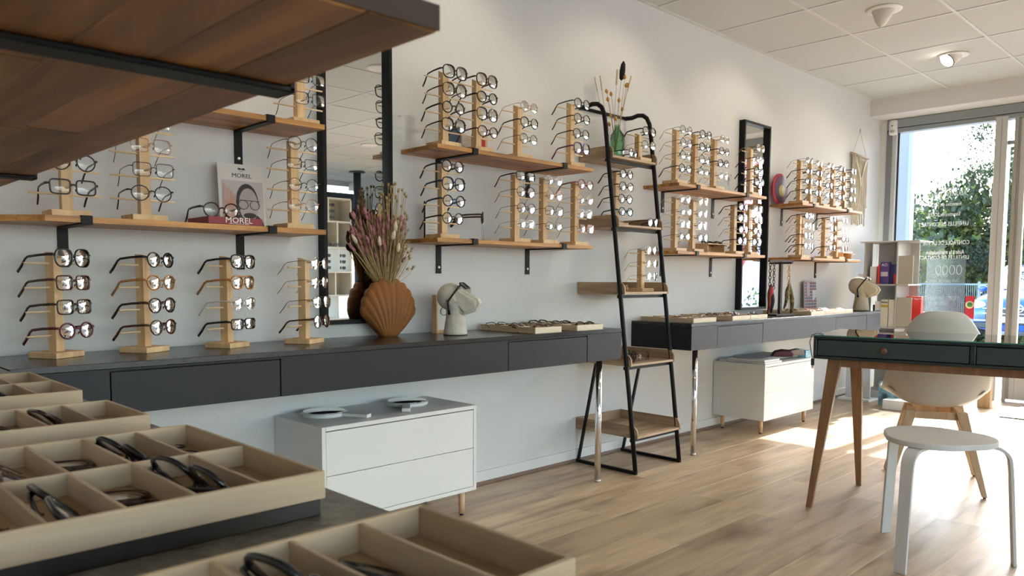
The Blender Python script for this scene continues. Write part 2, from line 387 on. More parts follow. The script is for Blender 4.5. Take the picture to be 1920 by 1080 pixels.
for i, (x, y) in enumerate(LIGHTS):
    downlight(x, y, 'cone' if i in (0, 2, 3) else 'eye' if i in (1, 4) else 'flat', LAB[i])
    if i < 5: spot(x, y+.07, 2.535, x-.1, WY, 1.5, (6, 6.5, 5.5, 5.5, 3)[i], 95, .55)
    else: spot(x, y, 2.57, x, y, 0, 14, 130, .8, (1, .9, .76), .05)

# ------------------------------------------------------------------ shelves
def wall_shelf(x0, x1, z, straps, label, d=.25, group='wooden wall shelves', mitre=0):
    th = .0175; t = thing('wall_shelf', label, 'shelf', ((x0+x1)/2, WY, z), 0, group)
    ox, oy, oz = (x0+x1)/2, WY, z
    n = 4; wd = d/n
    for i in range(n):
        ya, yb = -d+wd*i+.0002, -d+wd*(i+1)-.0002
        if mitre: mb = MB().prism([(x0-ox-mitre*(ya+d)/d, ya), (x1-ox, ya), (x1-ox, yb), (x0-ox-mitre*(yb+d)/d, yb)], 0, th, 'Z')
        else: mb = MB().bbox(x0-ox, x1-ox, ya, yb, 0, th, .0012)
        mb.build('stave', M_shelf, t)
    for sx in straps:
        bx = sx-ox; wb = .0155; b = MB()
        b.bbox(bx-wb, bx+wb, -.0045, -.0004, -.128, -.0005, .001)
        b.bbox(bx-wb, bx+wb, -d-.001, -.0004, -.0055, -.0005, .001)
        b.bbox(bx-wb, bx+wb, -d-.006, -d-.0006, -.0055, th+.003, .001)
        b.bbox(bx-wb, bx+wb, -d-.006, -d+.02, th+.0003, th+.0035, .001)
        bo = b.build('bracket', M_black, t)
        MB().lathe([(.0062, 0), (.0062, .002), (.004, .003), (.002, .001)], seg=12, M=Matrix.Translation((bx, -.0045, -.1)) @ Matrix.Rotation(PI/2, 4, 'X')).build('screw', M_steel, bo)
    return t
wall_shelf(.60, 1.508, 1.5365, (.712, 1.297), 'wooden wall shelf at top left, partly hidden by the close overhead shelf', mitre=.22)
wall_shelf(.605, 1.508, 1.1595, (.712, 1.297), 'wooden wall shelf holding the dark red box and white portrait card', mitre=.22)
wall_shelf(2.03, 3.030, 1.5365, (2.236, 2.813), 'upper wooden wall shelf between tall mirror and ladder rack')
wall_shelf(2.03, 3.030, 1.153, (2.236, 2.813), 'lower wooden wall shelf between shell vase and ladder rack')
wall_shelf(3.79, 4.822, 1.5365, (3.99, 4.566), 'upper wooden wall shelf crossing the small mirror')
wall_shelf(3.79, 4.822, 1.150, (3.99, 4.555), 'lower wooden wall shelf crossing the small mirror, under its twin')
wall_shelf(5.35, 6.42, 1.5365, (5.54, 6.143), 'upper wooden wall shelf beside the macrame hanging')
wall_shelf(5.35, 6.42, 1.150, (5.54, 6.143), 'lower wooden wall shelf nearest the window')
# the close shelf on the short west wall, seen from below
t = thing('wall_shelf', 'large dark wooden shelf close overhead at top left', 'shelf', (.056, 1.2, 1.163), 0, 'wooden wall shelves')
x = 0; wd = .278/5
for i in range(5):
    y = .41-1.2; random.seed(20+i)
    while y < 2.1-1.2:
        L = random.uniform(.35, .75) if y > .41-1.2 else random.uniform(.2, .6)
        y1 = min(y+L, 2.1-1.2)
        MB().bbox(x+wd*i+.0002, x+wd*(i+1)-.0002, y+.0001, y1-.0001, 0, .0185, .0015).build('stave', M_shelfY, t); y = y1
MB().box(.0, .278, .4085-1.2, .4099-1.2, 0.001, .0175).build('shaded_end_grain', mat('shaded_end_grain', (.045, .022, .012), .7), t)  # end-grain cap, its colour darkened to stand in for shade
for by in (.625, 1.455, 2.0):
    yb = by-1.2; b = MB()
    b.bbox(0, .004, yb-.0155, yb+.0155, -.128, -.0004, .001); b.bbox(0, .284, yb-.0155, yb+.0155, -.0055, -.0004, .0012)
    b.bbox(.2786, .284, yb-.0155, yb+.0155, -.0055, .0215, .001); b.bbox(.262, .284, yb-.0155, yb+.0155, .0188, .022, .001)
    b.build('bracket', M_black, t)
random.seed(11)

# ------------------------------------------------------------------ counters
def counter(name, x0, x1, y0, y1, drawers, legs, label, topmat=M_countertop):
    t = thing(name, label, 'counter', (x0, y0, 0)); z0, z1 = .61, .76
    segs = sorted(drawers)
    MB().bbox(0, x1-x0, 0, y1-y0, z1-.018, z1, .0012).build('worktop', topmat, t)
    b = MB(); b.box(0.001, x1-x0-.001, .020, y1-y0, z0+.001, z1-.018)
    b.box(0, .018, 0, y1-y0-.0005, z0, z1-.0182); b.box(x1-x0-.018, x1-x0, 0, y1-y0-.0005, z0, z1-.0182)
    b.build('carcass', M_counter, t)
    cur = 0
    for a, c in segs:
        a -= x0; c -= x0
        if a-.003 > cur: MB().bbox(max(cur, .0005), a-.0025, -.0004, .0195, z0, z1-.0185, .0006).build('front_panel', M_counter, t)
        MB().bbox(a-.0025, c+.0025, 0, .0195, z1-.024, z1-.0185, .0004).build('drawer_rail', M_counter, t)
        MB().bbox(a+.001, c-.001, 0.0002, .0195, z0, z1-.028, .0008).build('drawer', M_counter, t)
        MB().box(a-.0024, c+.0024, .010, .0196, z0+.002, z1-.0245).build('drawer_gap', M_gap, t)
        cur = c+.0025
    if cur < x1-x0-.01: MB().bbox(cur, x1-x0-.0002, -.0004, .0195, z0, z1-.0185, .0006).build('front_panel', M_counter, t)
    for lx, ly in legs:
        lo = MB().lathe([(.0155, .012), (.0155, z0)], (lx-x0, ly-y0, 0), 20).build('leg', M_chrome, t)
        MB().lathe([(.0135, 0), (.0165, .003), (.0165, .009), (.014, .014)], (lx-x0, ly-y0, 0), 20).build('foot', M_steel, lo)
    return t
counter('display_counter', .47, 3.066, 2.339, WY-.0005, [(.714, 1.233), (2.284, 2.802)], [(2.955, 2.39), (.62, 2.6)], 'long charcoal wall counter carrying the shell vase and head bust')
counter('display_counter', 3.696, 6.442, 2.339, WY-.0005, [(3.97, 4.508), (5.60, 6.17)], [(3.81, 2.385), (6.10, 2.315+.03)], 'grey-blue far wall counter under the small mirror')
t = thing('side_counter', 'charcoal counter at lower left carrying large compartment trays', 'counter', (.056, .2, 0))
MB().bbox(0, .406, -.05, WY-.2-.001, .742, .76, .0015).build('worktop', mat('side_top', (.13, .122, .10), .36, noise=.35, nscale=60, bump=.3), t)
b = MB().bbox(0, .404, -.04, WY-.2-.001, .61, .741, .001); b.build('carcass', M_counter, t)
for lx, ly in ((.37, 0.0), (.37, 1.2), (.03, 0.0)):
    lo = MB().lathe([(.0155, .012), (.0155, .61)], (lx, ly, 0), 20).build('leg', M_chrome, t)

# ------------------------------------------------------------------ mirrors
def wall_mirror(x0, x1, z0, z1, label, dep=.045, y=WY):
    t = thing('wall_mirror', label, 'mirror', ((x0+x1)/2, y-.0005, z0)); h = (x1-x0)/2; H = z1-z0; fw = .017
    MB().box(-h+fw-.003, h-fw+.003, -.018, -.014, fw-.003, H-fw+.003).build('mirror_glass', M_mirror, t)
    f = MB(); f.box(-h, -h+fw, -dep, 0, 0, H); f.box(h-fw, h, -dep, 0, 0, H); f.box(-h+fw, h-fw, -dep, 0, 0, fw); f.box(-h+fw, h-fw, -dep, 0, H-fw, H)
    bevel(f.build('frame', M_mframe, t), .001, 1); MB().box(-h+.002, h-.002, -.013, -.001, .002, H-.002).build('backboard', M_gap, t)
wall_mirror(1.622, 1.955, .815, 2.10, 'tall black-framed mirror behind the shell vase')
wall_mirror(4.885, 5.258, .795, 2.095, 'narrower black-framed mirror left of the macrame and eyewear chains')

# ------------------------------------------------------------------ low white drawer units
def drawer_unit(x0, x1, y0, z0, z1, label, legs):
    t = thing('drawer_cabinet', label, 'cabinet', (x0, y0, 0)); W = x1-x0; D = WY-.004-y0; fr = .016
    b = MB(); b.bbox(0, fr, 0, D, z0, z1, .001); b.bbox(W-fr, W, 0, D, z0, z1, .001); b.bbox(fr+.0003, W-fr-.0003, 0, D, z0, z0+fr, .001); b.bbox(fr+.0003, W-fr-.0003, 0, D, z1-fr, z1, .001)
    b.box(fr, W-fr, D-.01, D-.002, z0+fr, z1-fr); b.build('body', M_white, t)
    zm = (z0+z1)/2
    MB().box(fr+.0005, W-fr-.0005, .022, .03, z0+fr, z1-fr).build('inner_shadow_board', M_gap, t)
    for a, c in ((z0+fr+.0015, zm-.001), (zm+.001, z1-fr-.004)): MB().bbox(fr+.0015, W-fr-.0015, .001, .02, a, c, .0012).build('drawer', M_white, t)
    for lx, ly in ((.045, .045), (W-.045, .045), (.045, D-.05), (W-.045, D-.05)):
        lo = MB().lathe([(.0125, .008), (.014, z0)], (lx, ly, 0), 16).build('leg', M_beech, t); MB().lathe([(.009, 0), (.009, .008)], (lx, ly, 0), 12).build('foot', M_rubber, lo)
drawer_unit(1.42, 2.157, 2.40, .11, .472, 'low white two-drawer cabinet with two hand mirrors on top', None)
drawer_unit(4.62, 5.339, 2.373, .093, .459, 'low white two-drawer cabinet under the far grey counter', None)
def hand_mirror(x, y, z, rz, label):
    t = thing('hand_mirror', label, 'mirror', (x, y, z), rz, 'round white hand mirrors')
    MB().lathe([(.084, 0), (.088, .003), (.088, .014), (.083, .016)], seg=40).build('disc_frame', M_white, t)
    MB().lathe([(.080, .0163), (.080, .0175)], seg=40).build('mirror_glass', M_mirror, t)
    bevel(MB().box(.08, .195, -.017, .017, .001, .015).build('handle', M_white, t), .003)
hand_mirror(1.565, 2.625, .472, math.radians(-70+8), 'left round white hand mirror lying on near white cabinet')
hand_mirror(1.955, 2.615, .472, math.radians(-128), 'right round white hand mirror lying on near white cabinet')

# ------------------------------------------------------------------ eyeglasses
def outline(shape, n=26):
    pts = []
    for i in range(n):
        a = 2*PI*i/n; c, s = math.cos(a), math.sin(a)
        if shape == 'round': x, z = .0235*c, .0225*s
        elif shape == 'panto': x, z = .0245*c*(1+.07*s), .0225*s*(1 if s > 0 else 1.03)
        elif shape in ('square', 'rect', 'big'):
            p = .42 if shape == 'square' else .36; k_ = {'square': (.0255, .0205), 'rect': (.0265, .0175), 'big': (.0282, .0262)}[shape]
            if shape == 'big': p = .74
            x = k_[0]*math.copysign(abs(c)**p, c); z = k_[1]*math.copysign(abs(s)**p, s)
            x *= 1+.05*math.copysign(abs(s), s)
        elif shape == 'aviator':
            x = .0265*math.copysign(abs(c)**.75, c)*(1+.12*s); z = .0225*math.copysign(abs(s)**.75, s)
        elif shape == 'hex':
            q = PI/3; r = .0245*math.cos(q/2)/math.cos((a % q)-q/2); x, z = r*c*1.03, r*s*.95
        else: x, z = .023*c, .018*s
        pts.append((x, z))
    return pts
def cyl_z(x): return .10*x*x/.07/.07*.055            # slight wrap of the front
GL = {}
def glass_meshes(shape, rim, fm, lm, bar=False, tm=None):
    key = (shape, rim, fm.name, lm.name, bar)
    if key in GL: return GL[key]
    ol = outline(shape); cx = .0335; flat = 1.25 if rim > .0013 else 1
    f = MB()
    for s in (-1, 1):
        if rim > .0004: f.tube([(s*(cx+x), cyl_z(cx+x), z) for x, z in ol], rim, 6, True, flat, up=(0, 1, 0))
        ex = max(x for x, z in ol)+cx
        f.tube([(s*(ex-.001), cyl_z(ex), .008), (s*(ex+.004), cyl_z(ex)+.001, .009), (s*.0655, .009, .0095)], [max(rim, .0009)*1.3]*3, 6)
    inx = cx-max(x for x, z in ol)
    rb = max(rim, .0009)
    f.tube([(-inx-.001, cyl_z(inx), .003), (-inx*.5, -.0012, .0065), (0, -.0018, .0075), (inx*.5, -.0012, .0065), (inx+.001, cyl_z(inx), .003)], rb*1.15, 6)
    if bar: f.tube([(-.03, .0, .0205), (0, -.001, .0195), (.03, .0, .0205)], rb*.9, 6)
    for s in (-1, 1):                                    # nose pads
        f.tube([(s*(inx+.0005), .001, -.003), (s*(inx-.001), .006, -.006), (s*(inx-.0005), .007, -.011)], [.0009, .0022, .0014], 5)
    fmesh = f.mesh('frame', fm)
    n = len(ol); l = MB(); R = .085
    vs = [(0, -.0022, 0)]; fs = []
    for ri, q in enumerate((.35, .7, .97)):
        for x, z in ol:
            X, Z = x*q, z*q; vs.append((X, -.0022+(math.sqrt(X*X+Z*Z)**2)/(2*R), Z))
    for i in range(n):
        j = (i+1) % n; fs.append((0, 1+j, 1+i))
        for ri in range(2): a = 1+ri*n; fs.append((a+i, a+j, a+n+j, a+n+i))
    l.add(vs, fs, True); lmesh = l.mesh('lens', lm)
    tmesh = []
    for s in (-1, 1):
        th = max(rim*.85, .0010)
        path = [(0, 0, 0), (s*.002, .012, .0005), (s*.004, .05, -.001), (s*.003, .088, -.004), (s*.001, .100, -.010), (-s*.002, .118, -.030), (-s*.003, .135, -.047)]
        tmesh.append(MB().tube(path, [th, th, th*.95, th*.95, th*1.05, th*1.3, th*1.3], 6, False, 1.9 if rim > .0013 else 1.1).mesh('temple', tm or fm))
    GL[key] = (fmesh, lmesh, tmesh, cx); return GL[key]
FM = {
 'black': mat('acetate_black', (.010, .010, .012), .18, noise=0),
 'tortoise': mat('acetate_tortoise', (.075, .026, .012), .18, noise=.9, nscale=160),
 'dark brown': mat('acetate_brown', (.035, .014, .009), .18, noise=.6, nscale=120),
 'amber': mat('acetate_amber', (.40, .17, .045), .18, noise=.35, nscale=120),
 'burgundy': mat('acetate_burgundy', (.10, .012, .03), .2),
 'rose': mat('acetate_rose', (.36, .14, .15), .2),
 'clear': mat('acetate_clear', (.55, .55, .56), .1, 0, .8),
 'teal': mat('acetate_teal', (.02, .09, .13), .2),
 'navy': mat('acetate_navy', (.015, .02, .06), .2),
 'black wire': mat('wire_black', (.018, .018, .02), .3, .6),
 'gold wire': mat('wire_gold', (.62, .42, .22), .22, 1),
 'silver wire': mat('wire_silver', (.55, .55, .57), .22, 1),
 'copper wire': mat('wire_copper', (.50, .24, .15), .25, 1),
 'purple': mat('acetate_purple', (.13, .05, .13), .2)}
SHW = {'round': 'round', 'panto': 'rounded', 'square': 'square', 'rect': 'rectangular', 'big': 'large squared', 'aviator': 'aviator', 'hex': 'hexagonal', 'oval': 'oval'}
def rimof(color): return .0011 if 'wire' in color else (.0014 if color == 'clear' else .0024)
def glasses(color, shape, loc, rz, label, group, fold=False, rx=0, ry=0, bar=False, rimless=False, lm=None, thin=None, scale=1):
    rim = 0 if rimless else (thin or rimof(color))
    rim *= 1.38 if thin else 1
    fm, lmh, tm, cx = glass_meshes(shape, rim, FM[color], lm or M_lens, bar)
    t = thing('eyeglasses', label, 'glasses', loc, 0, group); t.rotation_euler = Euler((rx, ry, rz), 'XYZ')
    if scale != 1: t.scale = (scale,)*3
    linked('frame', fm, t)
    for s in (-1, 1):
        linked('lens', lmh, t, (s*cx, cyl_z(cx), 0), (0, 0, s*.08))
        hx = .0655 if s > 0 else -.0655
        linked('temple', tm[0 if s < 0 else 1], t, (hx, .009, .0095), (0, 0, (s*1.5 if fold else 0)))
    return t

def stand(x, y, z, rz, levels, label, phrase, specs, h=None, pitch=.0715, lift=.066, group='wooden eyeglass stands'):
    t = thing('eyeglass_stand', label, 'display stand', (x, y, z), rz, group)
    H = h or (lift+pitch*(levels-1)+.035)
    bevel(MB().box(-.0525, .0525, -.0525, .0525, 0.0002, .018).build('base', M_stand, t), .0012, 1)
    MB().prism([(-.015, .018), (.015, .018), (.015, H+.0), (-.015, H-.014)], -.015, .015, 'X', Matrix.Identity(4)).build('post', M_stand, t)
    for i in range(levels):
        zz = lift+pitch*(levels-1-i)
        MB().tube([(-.097, .004, zz), (.097, .004, zz)], .0032, 8).build('dowel', M_dowel, t)
        MB().tube([(0, -.012, zz+.019), (0, -.066, zz+.019)], .0032, 8).build('nose_peg', M_dowel, t)
    c, s = math.cos(rz), math.sin(rz)
    names = ['top', 'second', 'third', 'bottom'] if levels == 4 else (['top', 'middle', 'bottom'] if levels == 3 else ['upper', 'lower'])
    for i, sp in enumerate(specs):
        if sp is None: continue
        color, shape = sp[0], sp[1]; kw = sp[2] if len(sp) > 2 else {}
        zz = lift+pitch*(levels-1-i)+.0155
        ly = -.0745+random.uniform(-.004, .004); lx = random.uniform(-.004, .004)
        px, py = x+c*lx-s*ly, y+s*lx+c*ly
        lens = kw.pop('lens', None) if kw else None
        glasses(color, shape, (px, py, z+zz+random.uniform(-.001, .001)), rz+random.uniform(-.06, .06), '%s %s eyeglasses, %s pair on %s' % (color, SHW[shape], names[i], phrase),
                'eyeglasses on ' + phrase, rx=-.03, lm=lens, **kw)
    return t
def L(n, sh, **k): return (n, sh, k)
ZC, ZS, ZU, ZL = .76, 1.1705, 1.554, 1.177
A0 = math.radians(30)
stand(.650, 2.615, ZC, A0, 4, 'leftmost wooden eyeglass stand on the charcoal counter', 'leftmost counter stand', [L('black', 'big', lens=M_lensdemo), L('tortoise', 'square', lens=M_lensdemo), L('dark brown', 'square', lens=M_lensdemo), L('burgundy', 'round', lens=M_lensdemo, thin=.0019)])
stand(.905, 2.618, ZC, A0, 4, 'second wooden eyeglass stand from the left on the counter', 'second counter stand', [L('black', 'panto', lens=M_lensdemo), L('amber', 'panto', lens=M_lensdemo), L('dark brown', 'panto', lens=M_lensdemo), L('tortoise', 'panto', lens=M_lensdemo)])
stand(1.178, 2.610, ZC, A0-.05, 4, 'third wooden eyeglass stand from the left on the counter', 'third counter stand', [L('black', 'aviator', lens=M_lensdemo, bar=True), L('amber', 'aviator', lens=M_lensdemo, bar=True), L('clear', 'aviator', lens=M_lensdemo), L('black', 'rect', lens=M_lensdemo)])
stand(1.462, 2.585, ZC, A0, 4, 'slim wooden eyeglass stand beside the shell vase', 'stand beside shell vase', [L('gold wire', 'round', rimless=True, lens=M_lensdemo), L('gold wire', 'round', rimless=True, lens=M_lensdemo), L('black wire', 'aviator', bar=True, lens=M_lensdemo), L('tortoise', 'panto', thin=.0013, lens=M_lensdemo)])
yS = 2.563
stand(.672+.005, yS, ZL, 0, 4, 'left wooden stand on the lower left shelf', 'left stand of red-box shelf', [L('black wire', 'rect'), L('black', 'panto'), L('black', 'panto', thin=.0015), L('black', 'square')][0:4])
stand(.897, yS, ZL, 0, 4, 'wooden stand left of the dark red box', 'stand left of red box', [L('silver wire', 'rect'), L('copper wire', 'square'), L('black wire', 'square'), L('black', 'panto', thin=.0013)])
stand(1.413, yS, ZL, 0, 4, 'wooden stand right of the white portrait card', 'stand right of portrait card', [L('black wire', 'panto'), L('black wire', 'rect'), L('black wire', 'round'), L('copper wire', 'round')])
stand(1.452, 2.58, ZU, 0, 4, 'wooden stand on the top left shelf', 'top left shelf stand', [L('black wire', 'rect'), L('silver wire', 'rect'), L('black wire', 'rect'), L('black wire', 'square')])
stand(2.114, yS, ZU, 0, 4, 'leftmost wooden stand on the middle upper shelf', 'leftmost middle upper stand', [L('black', 'big'), L('tortoise', 'big', thin=.0014), L('black', 'round'), L('black', 'big', thin=.0014)])
stand(2.301, yS, ZU, 0, 4, 'second wooden stand on the middle upper shelf', 'second middle upper stand', [L('tortoise', 'big'), L('black', 'panto'), L('dark brown', 'big', thin=.0014), L('burgundy', 'panto', thin=.0015)])
stand(2.555, yS, ZU, 0, 3, 'three-level wooden stand on the middle upper shelf', 'three-level upper stand', [L('copper wire', 'round'), L('black', 'panto', thin=.0014), L('black wire', 'round')], h=.245)
stand(2.923, yS, ZU, 0, 4, 'rightmost wooden stand on the middle upper shelf', 'rightmost middle upper stand', [L('black', 'panto', thin=.0014), L('tortoise', 'panto', thin=.0014), L('black', 'panto', thin=.0013), L('purple', 'big')])
stand(2.107, yS, ZS, 0, 4, 'wooden stand in front of the small printed sheet', 'stand by printed sheet', [L('black', 'round'), L('navy', 'big'), L('navy', 'round'), L('black', 'round', thin=.0015)])
stand(2.540, yS, ZS, 0, 4, 'left one of three close wooden stands on middle lower shelf', 'left of three close stands', [L('black', 'rect', thin=.0013), L('black wire', 'panto'), L('black wire', 'panto'), L('silver wire', 'rect')])
stand(2.731, yS, ZS, 0, 4, 'middle one of three close wooden stands on middle lower shelf', 'middle of three close stands', [L('silver wire', 'round'), L('copper wire', 'panto'), L('black wire', 'square'), L('black wire', 'oval')])
stand(2.961, yS, ZS, 0, 4, 'right one of three close wooden stands on middle lower shelf', 'right of three close stands', [L('rose', 'panto'), L('gold wire', 'round'), L('silver wire', 'square'), L('copper wire', 'square')])
stand(3.84, yS, ZU, 0, 4, 'first wooden stand on the upper shelf right of the ladder rack', 'first right upper stand', [L('black wire', 'round'), L('black wire', 'panto'), L('black wire', 'panto'), L('black', 'panto', thin=.0013)])
stand(4.038, yS, ZU, 0, 4, 'second wooden stand on the upper shelf right of the ladder rack', 'second right upper stand', [L('black', 'panto', thin=.0014), L('navy', 'panto', thin=.0014), L('black wire', 'aviator'), L('black wire', 'rect')])
stand(4.255, yS, ZU, 0, 4, 'third wooden stand on the upper shelf right of the ladder rack', 'third right upper stand', [L('copper wire', 'round'), L('dark brown', 'round', thin=.0013), L('black', 'panto', thin=.0015), L('silver wire', 'panto')])
stand(4.70, yS, ZU, 0, 4, 'wooden stand in front of the narrower mirror, upper shelf', 'upper stand before mirror', [L('gold wire', 'round'), L('burgundy', 'round', thin=.0012), L('black', 'round', thin=.0014), L('navy', 'panto', thin=.0014)])
stand(3.845, yS, ZS-.003, 0, 4, 'first wooden stand on the lower shelf right of the ladder rack', 'first right lower stand', [L('silver wire', 'panto'), L('silver wire', 'oval'), L('silver wire', 'square'), L('black wire', 'oval')])
stand(4.031, yS, ZS-.003, 0, 4, 'second wooden stand on the lower shelf right of the ladder rack', 'second right lower stand', [L('gold wire', 'aviator'), L('clear', 'aviator'), L('silver wire', 'aviator'), L('black wire', 'panto')])
stand(4.51, yS, ZS-.003, 0, 4, 'wooden stand at the narrower mirror edge, lower shelf', 'lower stand at mirror edge', [L('black', 'panto', thin=.0013), L('clear', 'panto'), L('black wire', 'round'), L('navy', 'round', thin=.0013)])
stand(4.70, yS, ZS-.003, 0, 4, 'wooden stand in front of the narrower mirror, lower shelf', 'lower stand before mirror', [L('clear', 'square'), L('silver wire', 'aviator'), L('dark brown', 'round', thin=.0013), L('navy', 'round', thin=.0013)])
for i, (x, cs) in enumerate(zip((5.42, 5.59, 5.77, 5.99, 6.20), (('black wire', 'tortoise', 'black', 'black'), ('gold wire', 'black', 'black wire', 'black'), ('copper wire', 'black wire', 'dark brown', 'black wire'), ('black', 'tortoise', 'black', 'navy'), ('black', 'burgundy', 'navy', 'black')))):
    on = ('first', 'second', 'third', 'fourth', 'fifth')[i]
    stand(x, yS, ZU, 0, 4, on+' wooden stand on the upper shelf by the macrame', on+' macrame shelf stand', [L(c, ('round', 'panto', 'round', 'panto')[(j+i) % 4], **({} if 'wire' in c else {'thin': .0013})) for j, c in enumerate(cs)])
for i, (x, y, cs) in enumerate(zip((5.43, 5.56, 5.86, 6.08), (2.56, 2.60, yS, yS), (('black', 'black wire', 'tortoise', 'black'), ('black wire', 'copper wire', 'black', 'navy'), ('dark brown', 'black wire', 'silver wire', 'black'), ('black wire', 'silver wire', 'burgundy', 'rose')))):
    on = ('first', 'second', 'third', 'fourth')[i]
    stand(x, y, ZS-.003, 0, 4, on+' wooden stand on the lower shelf nearest the window', on+' window-end lower stand', [L(c, ('panto', 'round', 'square', 'round')[(j+i) % 4], **({} if 'wire' in c else {'thin': .0013})) for j, c in enumerate(cs)])

# ------------------------------------------------------------------ ladder rack
def rail_y(z): return 2.335 + .128*z
def ladder():
    t = thing('ladder_rack', 'black tubular ladder rack with five oak trays', 'rack', (3.2, 2.34, 0))
    W = .40
    for sx in (0, W):
        rf = .012
        path = [(sx, 0, .012)]
        for z in (.4, .8, 1.2, 1.6, 1.80): path.append((sx, rail_y(z)-2.34, z))
        y9 = rail_y(1.80)-2.34
        path += [(sx, y9+.010, 1.86), (sx, y9+.028, 1.895), (sx, y9+.055, 1.915), (sx, y9+.09, 1.92), (sx, y9+.13, 1.912), (sx, WY-.008-2.34, 1.915)]
        mb = MB().tube(path, [rf]*len(path), 12, up=(1, 0, 0)); mb.build('side_rail', M_black, t)
        MB().tube([(sx, .385, .01), (sx, .268, .553)], .0095, 4, up=(1, 0, 0)).build('rear_leg', M_black, t)
        MB().box(sx-.008, sx+.008, -.008, .395, .0005, .017).build('floor_bar', M_black, t)
    MB().tube([(0, WY-.008-2.34, 1.915), (W, WY-.008-2.34, 1.915)], .009, 8).build('wall_bar', M_black, t)
    for z in (.185, .555, .925, 1.275, 1.632):
        yf = rail_y(z)-2.34; D = WY-.006-2.34
        f0 = yf-.006
        MB().box(-.004, W+.004, yf+.004, yf+.018, z-.02, z-.004).build('cross_bar', M_black, t)
        tr = MB().bbox(.012, W-.012, f0-.018, D, z, z+.012, .001).build('tray', M_rackX, t)
        h = .062
        for a, c in ((.003, .0115), (W-.0115, W-.003)):
            pts = [(f0-.02, z-.001), (D, z-.001), (D, z+h), (f0+.018, z+h)]
            for q in range(1, 6): an = PI/2*q/5; pts.append((f0+.018-.038*math.sin(an), z+h-.038*(1-math.cos(an))))
            MB().prism([(y, zz) for y, zz in pts], a, c, 'X').build('tray_side', M_rack, tr)
        MB().bbox(.012, W-.012, D-.009, D-.0002, z+.0122, z+h, .001).build('tray_back', M_rackX, tr)
    return t
ladder()
stand(3.50, 2.575, 1.6442, 0, 2, 'short two-level wooden stand on top of the ladder rack', 'stand atop ladder rack', [L('black', 'panto'), L('black wire', 'round')], h=.155)
stand(3.335, 2.60, 1.2872, 0, 4, 'wooden stand on the second tray of the ladder rack', 'second ladder tray stand', [L('black', 'panto', thin=.0015), L('black', 'panto', thin=.0013), L('dark brown', 'panto', thin=.0015), L('teal', 'hex')], h=.30, pitch=.066, lift=.058)
stand(3.52, 2.56, .9372, 0, 3, 'three-level wooden stand on the third tray of the ladder rack', 'third ladder tray stand', [L('silver wire', 'panto', lens=M_lensdemo), L('gold wire', 'round', lens=M_lensdemo), L('silver wire', 'round', lens=M_lensdemo)], h=.235)
def loose(color, shape, loc, rz, label, group, **k): return glasses(color, shape, loc, rz, label, group, **k)
loose('black wire', 'round', (3.36, 2.50, 1.6672), .25, 'small wire eyeglasses resting at the left of the top ladder tray', 'loose eyeglasses on the ladder rack', thin=.0011)
loose('black wire', 'round', (3.52, 2.48, 1.3102), .1, 'round eyeglasses lying on the second ladder tray', 'loose eyeglasses on the ladder rack', thin=.0012)
loose('gold wire', 'oval', (3.325, 2.50, .9602), .6, 'gold wire eyeglasses lying on the third ladder tray', 'loose eyeglasses on the ladder rack', fold=True)
for i, (x, y, a, c) in enumerate(((3.27, 2.52, .9, 'black'), (3.31, 2.46, 1.0, 'dark brown'), (3.385, 2.46, .8, 'silver wire'), (3.43, 2.55, 1.2, 'black'), (3.48, 2.47, .7, 'black wire'))):
    loose(c, ('panto', 'round', 'square', 'panto', 'round')[i], (x, y, .568+.0215), a, ('leftmost', 'second', 'third', 'fourth', 'rightmost')[i]+' eyeglasses in the row on the fourth ladder tray', 'eyeglasses on the fourth ladder tray', fold=True)
# green bottle with dried stems
def leafshape(n, L_, w_):
    return [(w_*math.sin(PI*i/n)**.8, L_*i/n) for i in range(n+1)]
t = thing('glass_vase', 'ribbed green glass vase on top of the ladder rack', 'vase', (3.345, 2.60, 1.6442)); t.scale = (1, 1, 1.22)
vs = []; prof = [(.030, 0), (.036, .006), (.038, .03), (.038, .085), (.034, .105), (.020, .122), (.0145, .13), (.0145, .142), (.018, .146)]
mb = MB(); seg = 48; vv = []
for r, z in prof:
    for q in range(seg): rr = r*(1+.03*math.cos(q*PI*2*16/seg)*(1 if .005 < z < .11 else .2)); vv.append((rr*math.cos(2*PI*q/seg), rr*math.sin(2*PI*q/seg), z))
mb.add(vv, [(i*seg+q, i*seg+(q+1) % seg, (i+1)*seg+(q+1) % seg, (i+1)*seg+q) for i in range(len(prof)-1) for q in range(seg)]+[tuple(range(seg))[::-1]], True)
mb.build('vessel', M_bottle, t)
M_stem = mat('dry_stem', (.52, .40, .24), .8); M_ochre = mat('ochre_pod', (.55, .26, .05), .8, noise=.3, nscale=80); M_blackp = mat('black_plume', (.012, .010, .009), .9)
t = thing('dried_bouquet', 'small dried bouquet with black plume and ochre pods in green vase', 'flowers', (3.328, 2.617, 1.665))
def stemcurve(base, tip, bend=.03, n=6):
    b, e = Vector(base), Vector(tip); sd = Vector((random.uniform(-1, 1), random.uniform(-1, 1), 0))*bend
    return [b.lerp(e, i/n)+sd*math.sin(PI*i/n) for i in range(n+1)]
RV = Vector((.70, -.71, 0))                               # picture's left-to-right direction
def sidepos(l, z, dep=0): return (RV.x*l+RV.y*-0+dep*.7, RV.y*l+dep*.7, z)
sm = MB(); heads = [(-.085, .36, 'w'), (-.06, .37, 'w'), (.015, .395, 'w'), (.075, .36, 'w'), (.045, .445, 'p'), (-.01, .34, 'o'), (-.028, .31, 'o'), (.028, .30, 'o'), (.058, .425, 'o'), (.065, .38, 'o'), (.05, .26, 'o'), (-.01, .23, 'o'), (.012, .205, 'o'), (-.018, .18, 'o'), (.075, .385, 'o'), (-.035, .352, 'o')]
